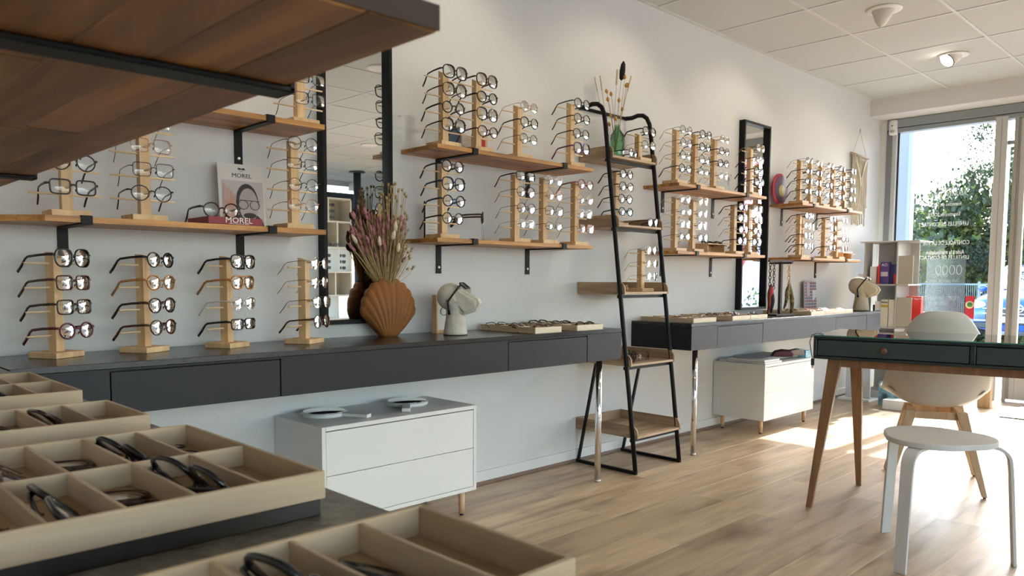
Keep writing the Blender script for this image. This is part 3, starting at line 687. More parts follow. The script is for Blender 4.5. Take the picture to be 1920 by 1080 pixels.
for l, z, kd in heads:
    tip = sidepos(l, z-.02, random.uniform(-.02, .02)); base = (0, 0, .02); cv = stemcurve((.010, -.010, .02), tip, .008); sm.tube(cv, .0013, 5)
    d = (Vector(tip)-Vector(cv[-3])).normalized(); M = Matrix.Translation(tip) @ d.to_track_quat('Z', 'Y').to_matrix().to_4x4()
    if kd == 'w':
        e = MB()
        for q in range(9):
            for s in (-1, 1): e.ell((0, 0, 0), (.0036, .0028, .0075), M @ Matrix.Translation((s*.0036, 0, q*.0085)) @ Matrix.Rotation(s*.4, 4, 'Y'), 6, 4)
        e.build('wheat_ear', M_stem, t)
    elif kd == 'p': 
        e = MB().lathe([(.002, -.03), (.012, -.02), (.016, .02), (.012, .055), (.004, .07)], seg=9, M=M); e.build('black_plume', M_blackp, t)
    else: MB().lathe([(.001, -.008), (.008, 0), (.0085, .008), (.003, .018)], seg=9, M=M).build('ochre_pod', M_ochre, t)
sm.build('stems', M_stem, t)['kind'] = 'stuff'

# ------------------------------------------------------------------ shell vase and bouquet
def shell_vase():
    t = thing('shell_vase', 'terracotta scallop-shell vase standing in front of the mirror', 'vase', (1.895, 2.662, ZC), math.radians(-12))
    t.scale = (1.03, .8, 1.14)
    ribs = 11; nu = ribs*8; nv = 16; phm = math.radians(74); vs = []; fs = []
    def pt(u, v, side):
        ph = -phm + 2*phm*u; 
        Rr = .205*(1 - .06*(ph/phm)**2*1.0) - .050*abs(ph/phm)**2.2
        rib = abs(math.sin(ribs*PI*u)); Rr *= 1+.030*rib*v**3
        a = .038 + 0*v
        rad = v*Rr; ang = ph*(.42+.58*v**.0)
        hw = math.sin(ph*.78)*rad*.80 + (u-.5)*2*.036*(1-v*.5)
        z = math.cos(ph*.80)*rad*1.02 + .0
        z = max(z, 0)
        th = (.036 + .030*math.sin(PI*min(1, v*.9))**1 - .026*v**4)*math.sqrt(max(0, 1-abs(2*u-1)**3.2))
        th *= 1+.085*rib*min(1, v*2.2)
        th += .0035
        return (hw, side*th, z)
    for side in (-1, 1):
        n0 = len(vs)
        for i in range(nu+1):
            for j in range(nv+1): vs.append(pt(i/nu, j/nv, side))
        for i in range(nu):
            for j in range(nv):
                a = n0+i*(nv+1)+j; q = (a, a+1, a+nv+2, a+nv+1); fs.append(q if side < 0 else q[::-1])
    m = nv+1; N = (nu+1)*m
    for i in range(nu):                                    # rim: closed rounded except the opening at the middle
        a = i*m+nv; b = (i+1)*m+nv; c = N+a; d = N+b
        if not (.36 < i/nu < .64): fs.append((a, c, d, b))
        fs.append((i*m, (i+1)*m, N+(i+1)*m, N+i*m))
    for j in range(nv): fs.append((j, N+j, N+j+1, j+1)); k_ = nu*m; fs.append((k_+j, k_+j+1, N+k_+j+1, N+k_+j))
    o = MB().add(vs, fs, True).build('shell_body', mat('terracotta', (.27, .105, .03), .6, noise=.12, nscale=12, bump=.1, spec=.3), t)
    MB().lathe([(.036, 0), (.037, .004), (.034, .012)], sx=1.05, sy=.95).build('foot', MATS['terracotta'], t)
shell_vase()
t = thing('dried_bouquet', 'large dried bouquet of pink grasses and seed pods in the shell vase', 'flowers', (1.885, 2.655, ZC+.02))
M_pink = mat('pink_grass', (.36, .15, .16), .85, noise=.3, nscale=90); M_straw = mat('straw', (.50, .36, .17), .85, noise=.25, nscale=60)
M_cream = mat('bunny_tail', (.70, .60, .44), .95, noise=.15, nscale=90); M_pod = mat('seed_pod', (.42, .29, .12), .85, noise=.3, nscale=70)
random.seed(5); sm = MB(); sm2 = MB()
def place_head(l0, zt, dep, kd, lx=0):
    base = Vector(sidepos(l0*.22+lx, .19, dep*.3)); tip = Vector(sidepos(l0, zt, dep))
    cv = stemcurve(base, tip, .012); sm.tube(cv, .0011, 4)
    d = (cv[-1]-cv[-2]).normalized(); M = Matrix.Translation(tip) @ d.to_track_quat('Z', 'Y').to_matrix().to_4x4()
    if kd == 'pink': MB().lathe([(.001, -.012), (.005, -.007), (.0068, .003), (.0052, .014), (.001, .021)], seg=8, M=M).build('pink_ear', M_pink, t)
    elif kd == 'cream': MB().lathe([(.001, -.014), (.0075, -.006), (.0095, .006), (.005, .022), (.001, .03)], seg=8, M=M).build('bunny_tail', M_cream, t)
    elif kd == 'pod':
        e = MB().ell((0, 0, 0), (.0052, .0052, .006), M, 8, 6)
        for q in range(5): a = 2*PI*q/5; e.tube([M @ Vector((.003*math.cos(a), .003*math.sin(a), .005)), M @ Vector((.007*math.cos(a), .007*math.sin(a), .009))], .0006, 3)
        e.build('seed_pod', M_pod, t)
    elif kd == 'wheat':
        e = MB()
        for q in range(8):
            for s in (-1, 1): e.ell((0, 0, 0), (.0032, .002, .0065), M @ Matrix.Translation((s*.0034, 0, q*.0085-.03)) @ Matrix.Rotation(s*.45, 4, 'Y'), 6, 4)
        e.build('wheat_ear', M_straw, t)
for i in range(72):                                        # pink ears to the left and among the rest
    u = random.random(); place_head(-.18+.16*u+random.uniform(-.01, .01), .475-.06*abs(u-.4)+random.uniform(-.09, .04)+.0*u, random.uniform(-.04, .03), 'pink')
for i in range(34): place_head(random.uniform(-.14, .03), random.uniform(.32, .43), random.uniform(-.05, .0), 'pink')
for i in range(26): place_head(random.uniform(-.05, .075), random.uniform(.29, .48), random.uniform(-.045, .0), 'pink')
for i in range(22): place_head(random.uniform(-.11, .03), random.uniform(.37, .50), random.uniform(-.03, .05), 'wheat')
for i in range(60):
    u = random.random(); place_head(random.uniform(-.03, .07)+.04*(1-u), .33+.30*u+random.uniform(-.02, .02), random.uniform(-.03, .05), 'pod')
for l, z, k_ in ((-.02, .365, 'cream'), (.055, .34, 'cream'), (.035, .39, 'cream'), (-.12, .375, 'cream'), (.045, .425, 'cream')): place_head(l, z, -.05, k_)
for i in range(9): place_head(random.uniform(.07, .125), random.uniform(.26, .36), random.uniform(-.03, .02), 'pod')
for i in range(150):
    l = random.uniform(-.13, .09); cv = stemcurve(sidepos(l*.25, .18, random.uniform(-.012, .012)), sidepos(l, random.uniform(.33, .47), random.uniform(-.03, .04)), .014); sm2.tube(cv, .0012, 4)
sm.build('stems', M_straw, t)['kind'] = 'stuff'; sm2.build('dense_stems', mat('stem_brown', (.30, .20, .12), .85), t)['kind'] = 'stuff'

# ------------------------------------------------------------------ head busts
def bust(x, y, rz, s, label, m, smooth=.0):
    t = thing('head_bust', label, 'bust', (x, y, ZC), rz); mb = MB()
    T = lambda a: Matrix.Translation(a)
    mb.lathe([(.050, .003), (.050, .012), (.045, .045), (.040, .075), (.038, .10), (.044, .125), (.034, .15)], seg=28)
    tilt = Matrix.Rotation(math.radians(-50), 4, 'Y')          # +X is the face side; the chin is lifted
    H = T((-.004, 0, .162)) @ tilt
    mb.ell((0, 0, 0), (.058, .048, .056), H @ T((-.012, 0, .014)), 24, 16)              # skull
    mb.prism([(-.02, .045), (.034, .040), (.047, .012), (.043, -.006), (.052, -.046), (.062, -.084), (.052, -.106), (.015, -.112), (-.028, -.085), (-.04, -.03)], -.031, .031, 'Y', H)   # flat-cut face and jaw
    mb.prism([(0, .02), (.034, .012), (.040, -.04), (.048, -.085), (.03, -.098), (-.02, -.08)], -.040, .040, 'Y', H)         # cheeks
    mb.prism([(.040, .004), (.072, -.036), (.068, -.046), (.040, -.050)], -.0085, .0085, 'Y', H)      # nose wedge
    mb.prism([(.036, .016), (.058, .008), (.054, -.004), (.036, -.004)], -.036, .036, 'Y', H)       # brow ridge
    for sy in (-1, 1): mb.box(-.026, .004, sy*.044-.007, sy*.044+.007, -.024, .004, H @ Matrix.Rotation(.35, 4, 'Y'))  # block ear
    mb.prism([(.05, -.060), (.063, -.064), (.062, -.069), (.05, -.069)], -.014, .014, 'Y', H)     # lips
    o = mb.build('sculpted_head', m, t); rm = o.modifiers.new('fuse', 'REMESH'); rm.mode = 'VOXEL'; rm.voxel_size = .0022; rm.use_smooth_shade = True
    sm_ = o.modifiers.new('soften', 'SMOOTH'); sm_.factor = .6; sm_.iterations = 3 if not smooth else 14
    MB().lathe([(.051, 0), (.051, .003)], seg=28).build('base_felt', M_rubber, t)
    t.scale = (s, s, s)
    return t, H
M_cement = mat('cream_plaster', (.56, .53, .46), .8, noise=.08, nscale=30, bump=.5)
def on_face(x, y, rz, s, H, color, shape, label, thin=None):
    Wm = Matrix.Translation((x, y, ZC)) @ Matrix.Rotation(rz, 4, 'Z') @ Matrix.Scale(s, 4)
    P = Wm @ H @ Matrix.Translation((.066, 0, -.006))
    # glasses front is -Y local: turn so that -Y looks along the face's +X
    R = (Matrix.Rotation(rz, 4, 'Z') @ H.to_3x3().to_4x4()) @ Matrix.Rotation(PI/2, 4, 'Z')
    g = glasses(color, shape, P.translation, 0, label, 'eyeglasses worn by the busts', thin=thin, scale=.9*s)
    g.rotation_euler = R.to_euler()
b1, H1 = bust(2.155, 2.535, math.radians(-52), 1.02, 'cream plaster head bust tilted back, wearing black eyeglasses, on near counter', M_cement)
on_face(2.155, 2.535, math.radians(-52), 1.02, H1, 'black', 'square', 'black speckled eyeglasses worn by the near head bust', thin=.0022)
b2, H2 = bust(6.36, 2.46, math.radians(-74), 1.25, 'beige linen head bust at the window end of the far counter', mat('linen', (.50, .44, .34), .9, bump=.6, nscale=200), 1)
on_face(6.36, 2.46, math.radians(-74), 1.25, H2, 'black', 'oval', 'black half-eye glasses worn by the far head bust', thin=.0022)
t = thing('picture_frame', 'wooden-sided picture frame with white card behind the head bust', 'picture frame', (2.235, 2.70, ZC), math.radians(0))
b = MB(); b.box(-.075, -.068, -.03, .0, 0, .17); b.box(.068, .075, -.03, .0, 0, .17); b.box(-.068, .068, -.03, 0, 0, .012); b.box(-.068, .068, -.03, 0, .16, .17)
b.build('frame', M_stand, t); MB().box(-.068, .068, -.014, -.010, .012, .16).build('card', M_whitem, t)
lo = MB()
for q in range(24): pass
lo.tube([(.018*math.cos(a*2*PI/20)-.02, -.015, .095+.018*math.sin(a*2*PI/20)) for a in range(20)], .0016, 4, True); lo.build('blue_ring_print', mat('blue_print', (.03, .12, .3), .6), t)

# ------------------------------------------------------------------ display trays
def tray(x0, x1, y0, y1, z, h, cols, rows, label, group, riser=0, th=.0055, mA=None, mB=None, cat='tray', notch=False):
    t = thing('compartment_tray', label, cat, (x0, y0, z), 0, group); W, D = x1-x0, y1-y0; mA = mA or M_tray; mB = mB or M_trayX; r = riser
    if riser: MB().bbox(.004, W-.004, .002, D-.004, .0002, riser, .001).build('riser', mat('riser_black', (.03, .027, .025), .45), t)
    MB().box(.002, W-.002, .002, D-.002, r+.0002, r+.004).build('bottom_board', mat('tray_bottom', (.42, .28, .15), .5, noise=.15, nscale=15), t)
    for a, b_, c, d, m in ((0, W, 0, th, mB), (0, W, D-th, D, mB), (0, th, th, D-th, mA), (W-th, W, th, D-th, mA)):
        MB().bbox(a, b_, c, d, r+.0001, r+h, .0008).build('side_panel', m, t)
    xs_ = cols; tt = .0042
    ydiv = [D*(i+1)/rows for i in range(rows-1)]
    for yd in ydiv: MB().bbox(th, W-th, yd-tt/2, yd+tt/2, r+.0042, r+h-.0008, .0006).build('divider', mB, t)
    for xd in xs_:
        ybs = [th]+sum([[yd-tt/2, yd+tt/2] for yd in ydiv], [])+[D-th]
        for q in range(0, len(ybs), 2): MB().bbox(xd-x0-tt/2, xd-x0+tt/2, ybs[q]+.0002, ybs[q+1]-.0002, r+.0042, r+h-.001, .0006).build('divider', mA, t)
    return t
COLS = [.340, .279, .219, .159]
TZ = ZC+.0002
tray(.100, .407, .682, 1.028, TZ, .0285, COLS, 2, 'nearest fully visible two-row compartment tray on a black riser', 'compartment trays on the side counter', .017)
tray(.100, .404, .345, .523, TZ, .0285, COLS, 1, 'blurred compartment tray at the bottom edge', 'compartment trays on the side counter', .017)
tray(.100, .398, 1.138, 1.322, TZ, .0285, [.332, .272, .212, .152], 1, 'single-row compartment tray behind the two-row tray', 'compartment trays on the side counter', .017)
tray(.100, .402, 1.467, 1.82, TZ, .0285, [.336, .276, .216, .156], 2, 'farthest compartment tray on the side counter', 'compartment trays on the side counter', .017)
zt = TZ+.017+.0045-.006
def intray(x, y, rz, c, sh, label, dz=.012, ry=0, rx=-1.15, **k):
    glasses(c, sh, (x, y, zt+dz), rz, label, 'eyeglasses in the side counter trays', fold=True, rx=rx, ry=ry, scale=1.0, **k)
g = 'in compartment'
intray(.309, .955, PI/2+.1, 'black', 'panto', 'black eyeglasses in back row third compartment of the two-row tray', .019, rx=-.8)
intray(.371, .975, PI/2, 'black wire', 'round', 'dark eyeglasses low in back right compartment of the two-row tray', .010, rx=-1.45)
intray(.250, .955, PI/2, 'dark brown', 'big', 'brown eyeglasses lying flat in back row of the two-row tray', .009, rx=-1.5)
intray(.190, .93, PI/2-.1, 'tortoise', 'square', 'tortoise eyeglasses in back row at the left frame edge', .014, rx=-1.0)
intray(.311, .765, PI/2+.15, 'black', 'big', 'shiny black eyeglasses standing in front row of the two-row tray', .023, rx=-.68)
intray(.250, .775, PI/2, 'dark brown', 'big', 'brown round lens eyeglasses lying low in front row', .009, rx=-1.5)
intray(.190, .765, PI/2-.05, 'black', 'square', 'black eyeglasses with clear lenses in front row, left', .019, rx=-.8)
intray(.130, .75, PI/2, 'black', 'round', 'black eyeglasses at the left frame edge in front row', .012, rx=-1.2)
intray(.250, .43, PI/2+.1, 'black', 'big', 'large black eyeglasses in the blurred bottom tray', .024, rx=-.7)
intray(.310, .425, PI/2-.05, 'black', 'panto', 'black eyeglasses low in the blurred bottom tray', .014, rx=-1.2)
intray(.302, 1.235, PI/2+.1, 'dark brown', 'square', 'dark brown eyeglasses in the single-row tray', .019, rx=-.8)
intray(.242, 1.23, PI/2, 'black', 'round', 'black eyeglasses at left of the single-row tray', .014, rx=-1.1)
intray(.365, 1.22, PI/2, 'black wire', 'oval', 'thin eyeglasses low in right compartment of single-row tray', .008, rx=-1.5)
intray(.305, 1.73, PI/2, 'black', 'panto', 'black eyeglasses in back row of the farthest tray', .018, rx=-.8)
intray(.304, 1.56, PI/2, 'black', 'round', 'black eyeglasses in front row of the farthest tray', .018, rx=-.8)
# small trays on the wall counters
M_lt = wood('pale_tray_wood', (.60, .50, .36), (.74, .65, .50), 'X', .55, 20, .05)
M_lts = wood('pale_tray_wood_side', (.30, .22, .14), (.42, .31, .2), 'Y', .55, 20, .05)
def small_tray(x0, x1, y0, y1, label, cs, grp):
    tray(x0, x1, y0, y1, ZC+.0002, .027, [x0+(x1-x0)*q for q in (.5,)], 3, label, grp, 0, .006, M_tray, M_lt)
    for i, c in enumerate(cs):
        xx = x0+(x1-x0)*(.3 if i % 2 else .7); yy = y0+(y1-y0)*(.16+.22*i)
        glasses(c, ('round', 'panto', 'oval', 'square')[i % 4], (xx, yy, ZC+.0265), random.uniform(-.4, .3), '%s eyeglasses, %s in the %s' % (c, ('front', 'second', 'third', 'rear')[i], label), 'eyeglasses in counter trays', rx=-1.0, fold=True, scale=.95)
small_tray(2.462, 2.635, 2.352, 2.715, 'pale tray nearest the head bust', ('black', 'dark brown', 'black', 'black wire'), 'pale trays on the near counter')
small_tray(2.745, 2.935, 2.352, 2.715, 'pale tray at the right end of near counter', ('black', 'black wire', 'dark brown', 'black'), 'pale trays on the near counter')
for i, (a, b_, cs) in enumerate(((3.735, 3.975, ('silver wire', 'black wire', 'copper wire')), (4.16, 4.37, ('black', 'black', 'dark brown')), (4.375, 4.59, ('black', 'copper wire', 'black')))):
    small_tray(a, b_, 2.352, 2.715, ('pale tray at left end of far counter', 'pale middle tray left of the chain stand', 'pale tray just left of the chain stand')[i], cs, 'pale trays on the far counter')
for i, (a, b_, cs) in enumerate(((5.22, 5.435, ('copper wire', 'black wire', 'black')), (5.44, 5.66, ('silver wire', 'copper wire')), (5.665, 5.93, ('rose', 'silver wire')))):
    small_tray(a, b_, 2.352, 2.715, ('pale tray just right of the chain stand', 'pale middle tray right of chain stand', 'pale tray nearest the linen bust')[i], cs, 'pale trays on the far counter')

# ------------------------------------------------------------------ small display pieces
M_red = mat('dark_red_card', (.23, .018, .03), .5); M_wt = mat('white_ink', (.8, .8, .8), .6); M_ink = mat('dark_ink', (.02, .015, .02), .7)
t = thing('red_box', 'dark red display box with white lettering under round eyeglasses', 'box', (1.075, 2.50, ZL))
bevel(MB().box(0, .188, 0.003, .17, .0004, .0245).build('box', M_red, t), .001, 1)
text('lettering', 'MOREL', .026, M_wt, (.104, .0024, .0145), (PI/2, 0, 0), t, sx=1.15)
text('small_lettering', 'LUNETTES  FABRIQUEES  EN  FRANCE', .0042, M_wt, (.104, .0024, .0035), (PI/2, 0, 0), t)
glasses('dark brown', 'panto', (1.135, 2.535, ZL+.0245+.024), .0, 'dark round eyeglasses standing on the dark red box', 'eyeglasses on display props', lm=M_lensdemo, scale=1.02)
t = thing('portrait_card', 'white standing card with black lettering and portrait of moustached man', 'card', (1.277, 2.672, ZL), 0); t.rotation_euler = (-.10, 0, -.03)
MB().bbox(-.085, .085, 0, .004, .0, .232, .0006).build('card', mat('card_white', (.70, .66, .63), .55), t)
MB().box(-.073, .080, -.0006, 0, .004, .172).build('photo_ground', mat('card_photo', (.52, .48, .47), .55), t)
def flat(pts, name, m, y): MB().prism(pts, y-.0004, y, 'Y').build(name, m, t)
def ellp(cx, cz, rx_, rz_, n=22, a0=0, a1=2*PI): return [(cx+rx_*math.cos(a0+(a1-a0)*i/n), cz+rz_*math.sin(a0+(a1-a0)*i/n)) for i in range(n+(0 if a1-a0 >= 6.28 else 1))]
M_g1 = mat('print_grey', (.42, .37, .35), .6); M_g2 = mat('print_dark', (.035, .03, .03), .6); M_g3 = mat('print_skin', (.55, .33, .26), .6)
flat(ellp(.018, .005, .06, .055, 22, 0, PI), 'shoulder_print', M_g2, -.0007)
flat(ellp(.018, .095, .042, .068), 'hair_print', M_g2, -.0010); flat(ellp(.022, .086, .036, .061), 'face_print', M_g1, -.0014)
flat(ellp(.025, .048, .024, .010), 'moustache_print', M_g2, -.0018); flat(ellp(.028, .018, .022, .014), 'beard_print', M_g2, -.0018)
fg = MB()
for cx_ in (.002, .045): fg.tube([(p[0], -.002, p[1]) for p in ellp(cx_, .086, .018, .016)], .0014, 4, True)
fg.tube([(-.02, -.002, .103), (.065, -.002, .101)], .0014, 4); fg.build('glasses_print', M_g2, t)
for q in range(4): flat([(-.072+q*.010, .03), (-.066+q*.010, .03), (-.060+q*.013, .155-q*.012), (-.068+q*.012, .158-q*.012)], 'finger_print', M_g3, -.0022-.0002*q)
flat([(-.072, .0), (-.02, .05), (-.034, .115), (-.073, .09)], 'hand_print', M_g3, -.0019)
text('lettering', 'MOREL', .021, M_ink, (.003, -.0006, .190), (PI/2, 0, 0), t, sx=1.1)
text('monogram', 'LPL', .010, mat('grey_ink', (.4, .38, .38), .7), (.003, -.0006, .2065), (PI/2, 0, 0), t)
flat([(-.012, .214), (-.007, .219), (.003, .2165), (.013, .219), (.018, .214), (.011, .2125), (.018, .209), (.003, .2135), (-.012, .209), (-.005, .2125)], 'emblem_print', M_ink, -.0003)
t = thing('print_sheet', 'small white printed sheet behind the left stand on middle lower shelf', 'sign', (2.135, 2.668, ZS))
MB().box(-.038, .038, 0, .003, .001, .16).build('sheet', M_whitem, t); MB().box(-.041, -.038, -.002, .006, .0, .165).build('edge', M_black, t)
for q in range(9): MB().box(-.02, .028-.004*(q % 3), -.0006, 0, .03+q*.0135, .0315+q*.0135).build('text_line', mat('grey_ink2', (.35, .35, .36), .7), t)
def acrylic(x, y, z, h, label, c, sh, gl, rz=0):
    t = thing('acrylic_stand', label, 'display stand', (x, y, z), rz, 'clear acrylic eyeglass stands')
    b = MB(); b.bbox(-.012, .012, -.018, .018, .0003, .005, .001); b.bbox(-.011, -.007, -.004, .004, .005, h, .001); b.bbox(.007, .011, -.004, .004, .005, h, .001); b.bbox(-.011, .011, -.004, .004, h, h+.004, .001)
    b.build('holder', M_acryl, t)
    return glasses(c, sh, (x, y, z+h+.002), rz, gl, 'eyeglasses on display props')
acrylic(2.345, 2.57, ZS, .10, 'clear acrylic stand holding eyeglasses sideways on middle lower shelf', 'dark brown', 'panto', 'eyeglasses seen side-on on the clear acrylic stand, middle shelf', math.radians(50))
acrylic(4.43, 2.56, ZU, .085, 'clear acrylic stand beside the narrower mirror', 'silver wire', 'rect', 'silver eyeglasses on the clear acrylic stand beside narrower mirror', math.radians(52))
t = thing('photo_frame', 'small leaning frames with blue and red pictures behind middle upper stands', 'picture frame', (2.29, 2.70, ZU))
MB().box(-.05, .045, 0, .012, .0005, .135).build('frame', M_stand, t); MB().box(-.042, .037, -.001, 0, .008, .127).build('blue_print', mat('print_blue', (.05, .09, .16), .5), t)
t = thing('photo_frame', 'small wooden frame with red picture on middle upper shelf', 'picture frame', (2.42, 2.67, ZU))
MB().box(-.045, .045, 0, .012, .0005, .105).build('frame', M_stand, t); MB().box(-.03, .03, -.001, 0, .008, .085).build('red_print', mat('print_red', (.42, .02, .03), .5), t)
t = thing('small_case', 'small dark lens case with blue label on middle lower shelf', 'case', (2.65, 2.63, ZS))
bevel(MB().box(-.03, .03, -.02, .02, .0004, .024).build('case', mat('case_brown', (.05, .02, .02), .5), t), .002); MB().box(-.0, .028, -.0212, -.0205, .006, .018).build('label_patch', mat('label_blue', (.35, .45, .75), .5), t)
def cubby(x, y, z, wx, label):
    t = thing('shadow_box', label, 'box', (x, y, z)); b = MB(); h = .058; d = .10
    b.bbox(-wx/2, wx/2, 0, d, .0003, .006, .0008); b.bbox(-wx/2, wx/2, 0, d, h-.006, h, .0008); b.bbox(-wx/2, -wx/2+.006, 0, d, .006, h-.006, .0008); b.bbox(wx/2-.006, wx/2, 0, d, .006, h-.006, .0008)
    b.box(-wx/2+.006, wx/2-.006, d-.005, d-.001, .006, h-.006); b.build('case', M_stand, t)
cubby(4.275, 2.54, ZS-.003, .20, 'small open wooden box under folded eyeglasses, lower shelf')
for i in range(3): glasses(('black', 'dark brown', 'black')[i], ('rect', 'square', 'panto')[i], (4.23+.05*i, 2.585, ZS+.058+.008), .3+.5*i, ('left', 'middle', 'right')[i]+' folded eyeglasses on the small open wooden box', 'eyeglasses on display props', fold=True, rx=-1.35)
cubby(6.28, 2.55, ZS-.003, .17, 'small open wooden box at the window end of lower shelf')
glasses('silver wire', 'oval', (6.28, 2.53, ZS+.064), .3, 'silver eyeglasses on the small wooden box near the window', 'eyeglasses on display props', fold=True, rx=-1.3)
t = thing('round_sign', 'round violet and red disc sign with yellow middle behind stands', 'sign', (5.405, 2.70, 1.5545)); 
RX = Matrix.Translation((0, 0, .112)) @ Matrix.Rotation(PI/2, 4, 'X')
MB().lathe([(.112, -.010), (.112, .004)], seg=40, M=RX).build('red_rim', mat('sign_red', (.55, .05, .09), .4), t)
MB().lathe([(.098, .004), (.098, .009)], seg=40, M=Matrix.Translation((.006, 0, 0)) @ RX).build('violet_disc', mat('sign_violet', (.16, .09, .17), .5), t)
MB().lathe([(.045, .0092), (.045, .011)], seg=20, M=Matrix.Translation((.01, 0, -.012)) @ RX).build('yellow_patch', mat('sign_yellow', (.6, .5, .2), .5, noise=.3, nscale=30), t)
t = thing('plaid_panel', 'blue and red plaid display panel leaning on the wall', 'panel', (5.98, 2.70, ZC)); t.rotation_euler = (-.05, 0, 0)
MB().bbox(-.105, .105, 0, .008, .0005, .235, .001).build('board', mat('plaid_ground', (.56, .54, .56), .6), t)
for q in range(9): MB().box(-.1+q*.0235, -.092+q*.0235, -.0008, 0, .004, .232).build('plaid_stripe', mat('plaid_navy', (.07, .07, .19), .6) if q % 2 else mat('plaid_wine', (.22, .05, .07), .6), t)
for q in range(10): MB().box(-.103, .103, -.0014, -.0009, .006+q*.0235, .013+q*.0235).build('plaid_stripe', MATS['plaid_wine'] if q % 2 else MATS['plaid_navy'], t)
MB().box(-.07, -.02, -.0024, -.0015, .12, .225).build('swing_tag', mat('tag_pink', (.5, .42, .42), .6), t)
flat_o = t; MB().prism([(.03, .08), (.095, .11), (.095, .165), (.03, .165)], -.0024, -.0015, 'Y').build('pale_patch', mat('tag_pale', (.6, .62, .68), .6), t)

# eyewear chain stand
t = thing('chain_stand', 'dark metal T-shaped stand hung with eyewear chains and scarves', 'display stand', (5.03, 2.49, ZC), math.radians(-10))
M_bronze = mat('bronze_metal', (.05, .035, .028), .4, .5)
bevel(MB().box(-.10, .10, -.05, .05, .0003, .012).build('base', M_bronze, t), .002); MB().box(-.010, .010, -.010, .010, .012, .375).build('post', M_bronze, t)
MB().box(-.13, .13, -.008, .008, .365, .378).build('crossbar', M_bronze, t)
MB().box(-.008, .008, -.09, .09, .352, .365).build('crossbar', M_bronze, t)
def chain(lx, ly, z1, z0, m, r=.0125, label='', big=True):
    th = bpy.data.objects.new('eyewear_chain', None); C.objects.link(th); a = math.radians(-10)
    th.location = (5.03+math.cos(a)*lx-math.sin(a)*ly, 2.49+math.sin(a)*lx+math.cos(a)*ly, ZC+z1); tag(th, label, 'chain', 'eyewear chains on the stand')
    z = 0; i = 0
    while z > -(z1-z0):
        pts = [(r*math.cos(q*PI/6)*(1 if i % 2 else .35), r*math.cos(q*PI/6)*(.35 if i % 2 else 1)*.8, z-r+r*math.sin(q*PI/6)) for q in range(12)]
        MB().tube(pts, r*.2, 5, True).build('link', m, th); z -= r*1.65; i += 1
    return th
M_lb = mat('link_black', (.015, .012, .012), .2); M_lt2 = mat('link_amber', (.55, .36, .16), .2); M_ls = mat('link_silver', (.6, .6, .6), .25, 1)
chain(-.115, 0, .362, .20, M_lb, .0135, 'chain of large black rings at the stand\'s left end')
chain(-.085, -.01, .362, .19, M_lb, .012, 'black ring chain second from the stand\'s left end')
chain(-.04, .03, .35, .12, M_ls, .009, 'silver link chain left of the stand post')
chain(.045, -.04, .35, .04, M_lt2, .006, 'thin beaded chain right of the stand post')
chain(.092, 0, .362, .225, M_lt2, .0135, 'chain of large amber rings at the stand\'s right end')
chain(.115, .01, .362, .23, M_ls, .011, 'pale ring chain beside the amber one')
def scarf(lx, z1, z0, pairs, m, label, m2):
    a = math.radians(-10); th = thing('scarf', label, 'scarf', (5.03+math.cos(a)*lx, 2.49+math.sin(a)*lx, ZC), a, 'scarves on the chain stand')
    for q, (dx, zz, mm) in enumerate(pairs):
        path = []; rad = []
        for i in range(9):
            f = i/8; path.append((dx*f**.7, .006*math.sin(f*7+q), z1-(z1-zz)*f)); rad.append(.006+.012*math.sin(PI*min(1, f*.8+.15)))
        MB().tube(path, rad, 8, flat=.6).build('fabric_strand', mm, th)
    MB().ell((0, 0, z1), (.010, .008, .012)).build('knot', m2, th)
M_s1 = mat('scarf_orange_black', (.20, .035, .015), .8, noise=.95, nscale=35); M_s2 = mat('scarf_dark', (.03, .03, .045), .8, noise=.6, nscale=40); M_s3 = mat('scarf_ochre_stripe', (.22, .18, .09), .8, noise=.95, nscale=55); M_s4 = mat('scarf_red', (.45, .03, .06), .8, noise=.4, nscale=40)
scarf(-.100, .205, .0, [(-.03, .004, M_s1), (.015, .02, M_s2), (.0, .1, M_s4)], M_s1, 'orange, red and black scarf tied at the left chains', M_s1)
scarf(.105, .215, .0, [(-.055, .045, M_s3), (.035, .002, M_s3)], M_s3, 'ochre and grey striped scarf tied at the right chains', M_s3)

# macrame
t = thing('macrame_hanging', 'cream macrame wall hanging on a wooden rod near the window', 'wall hanging', (6.905, 2.735, 2.08))
M_mac = mat('macrame_cord', (.66, .60, .49), .95, bump=.5, nscale=200)
MB().tube([(-.19, -.008, .005), (.19, -.008, -.005)], .010, 10).build('rod', mat('rod_wood', (.4, .3, .2), .7), t)
MB().tube([(-.15, -.006, .01), (0, -.004, .21), (.15, -.006, 0)], .0022, 5).build('hanging_cord', M_mac, t)
MB().box(-.004, .004, -.01, .0, .195, .23).build('hook', M_steel, t)
random.seed(9)
for i in range(26):
    x = -.15+.3*i/25; ln = .52+.08*math.sin(i*1.7)+(.0)
    pts = [(x+.004*math.sin(q*1.3+i), -.010-.004*(i % 2), -.0-ln*q/10) for q in range(11)]
    MB().tube(pts, [.0052]*10+[.008], 5).build('cord', M_mac, t)
for s in (-1, 1):
    for q in range(3): MB().tube([(s*(.14-.02*q), -.018, -.02), (s*(.07-.012*q), -.021, -.11-.01*q), (0, -.022, -.20-.03*q)], .006, 6).build('braid', M_mac, t)
for q in range(5): MB().tube([(-.05+.025*q, -.02, -.015), (-.04+.025*q, -.024, -.045), (-.025+.025*q, -.02, -.015)], .005, 5).build('loop', M_mac, t)
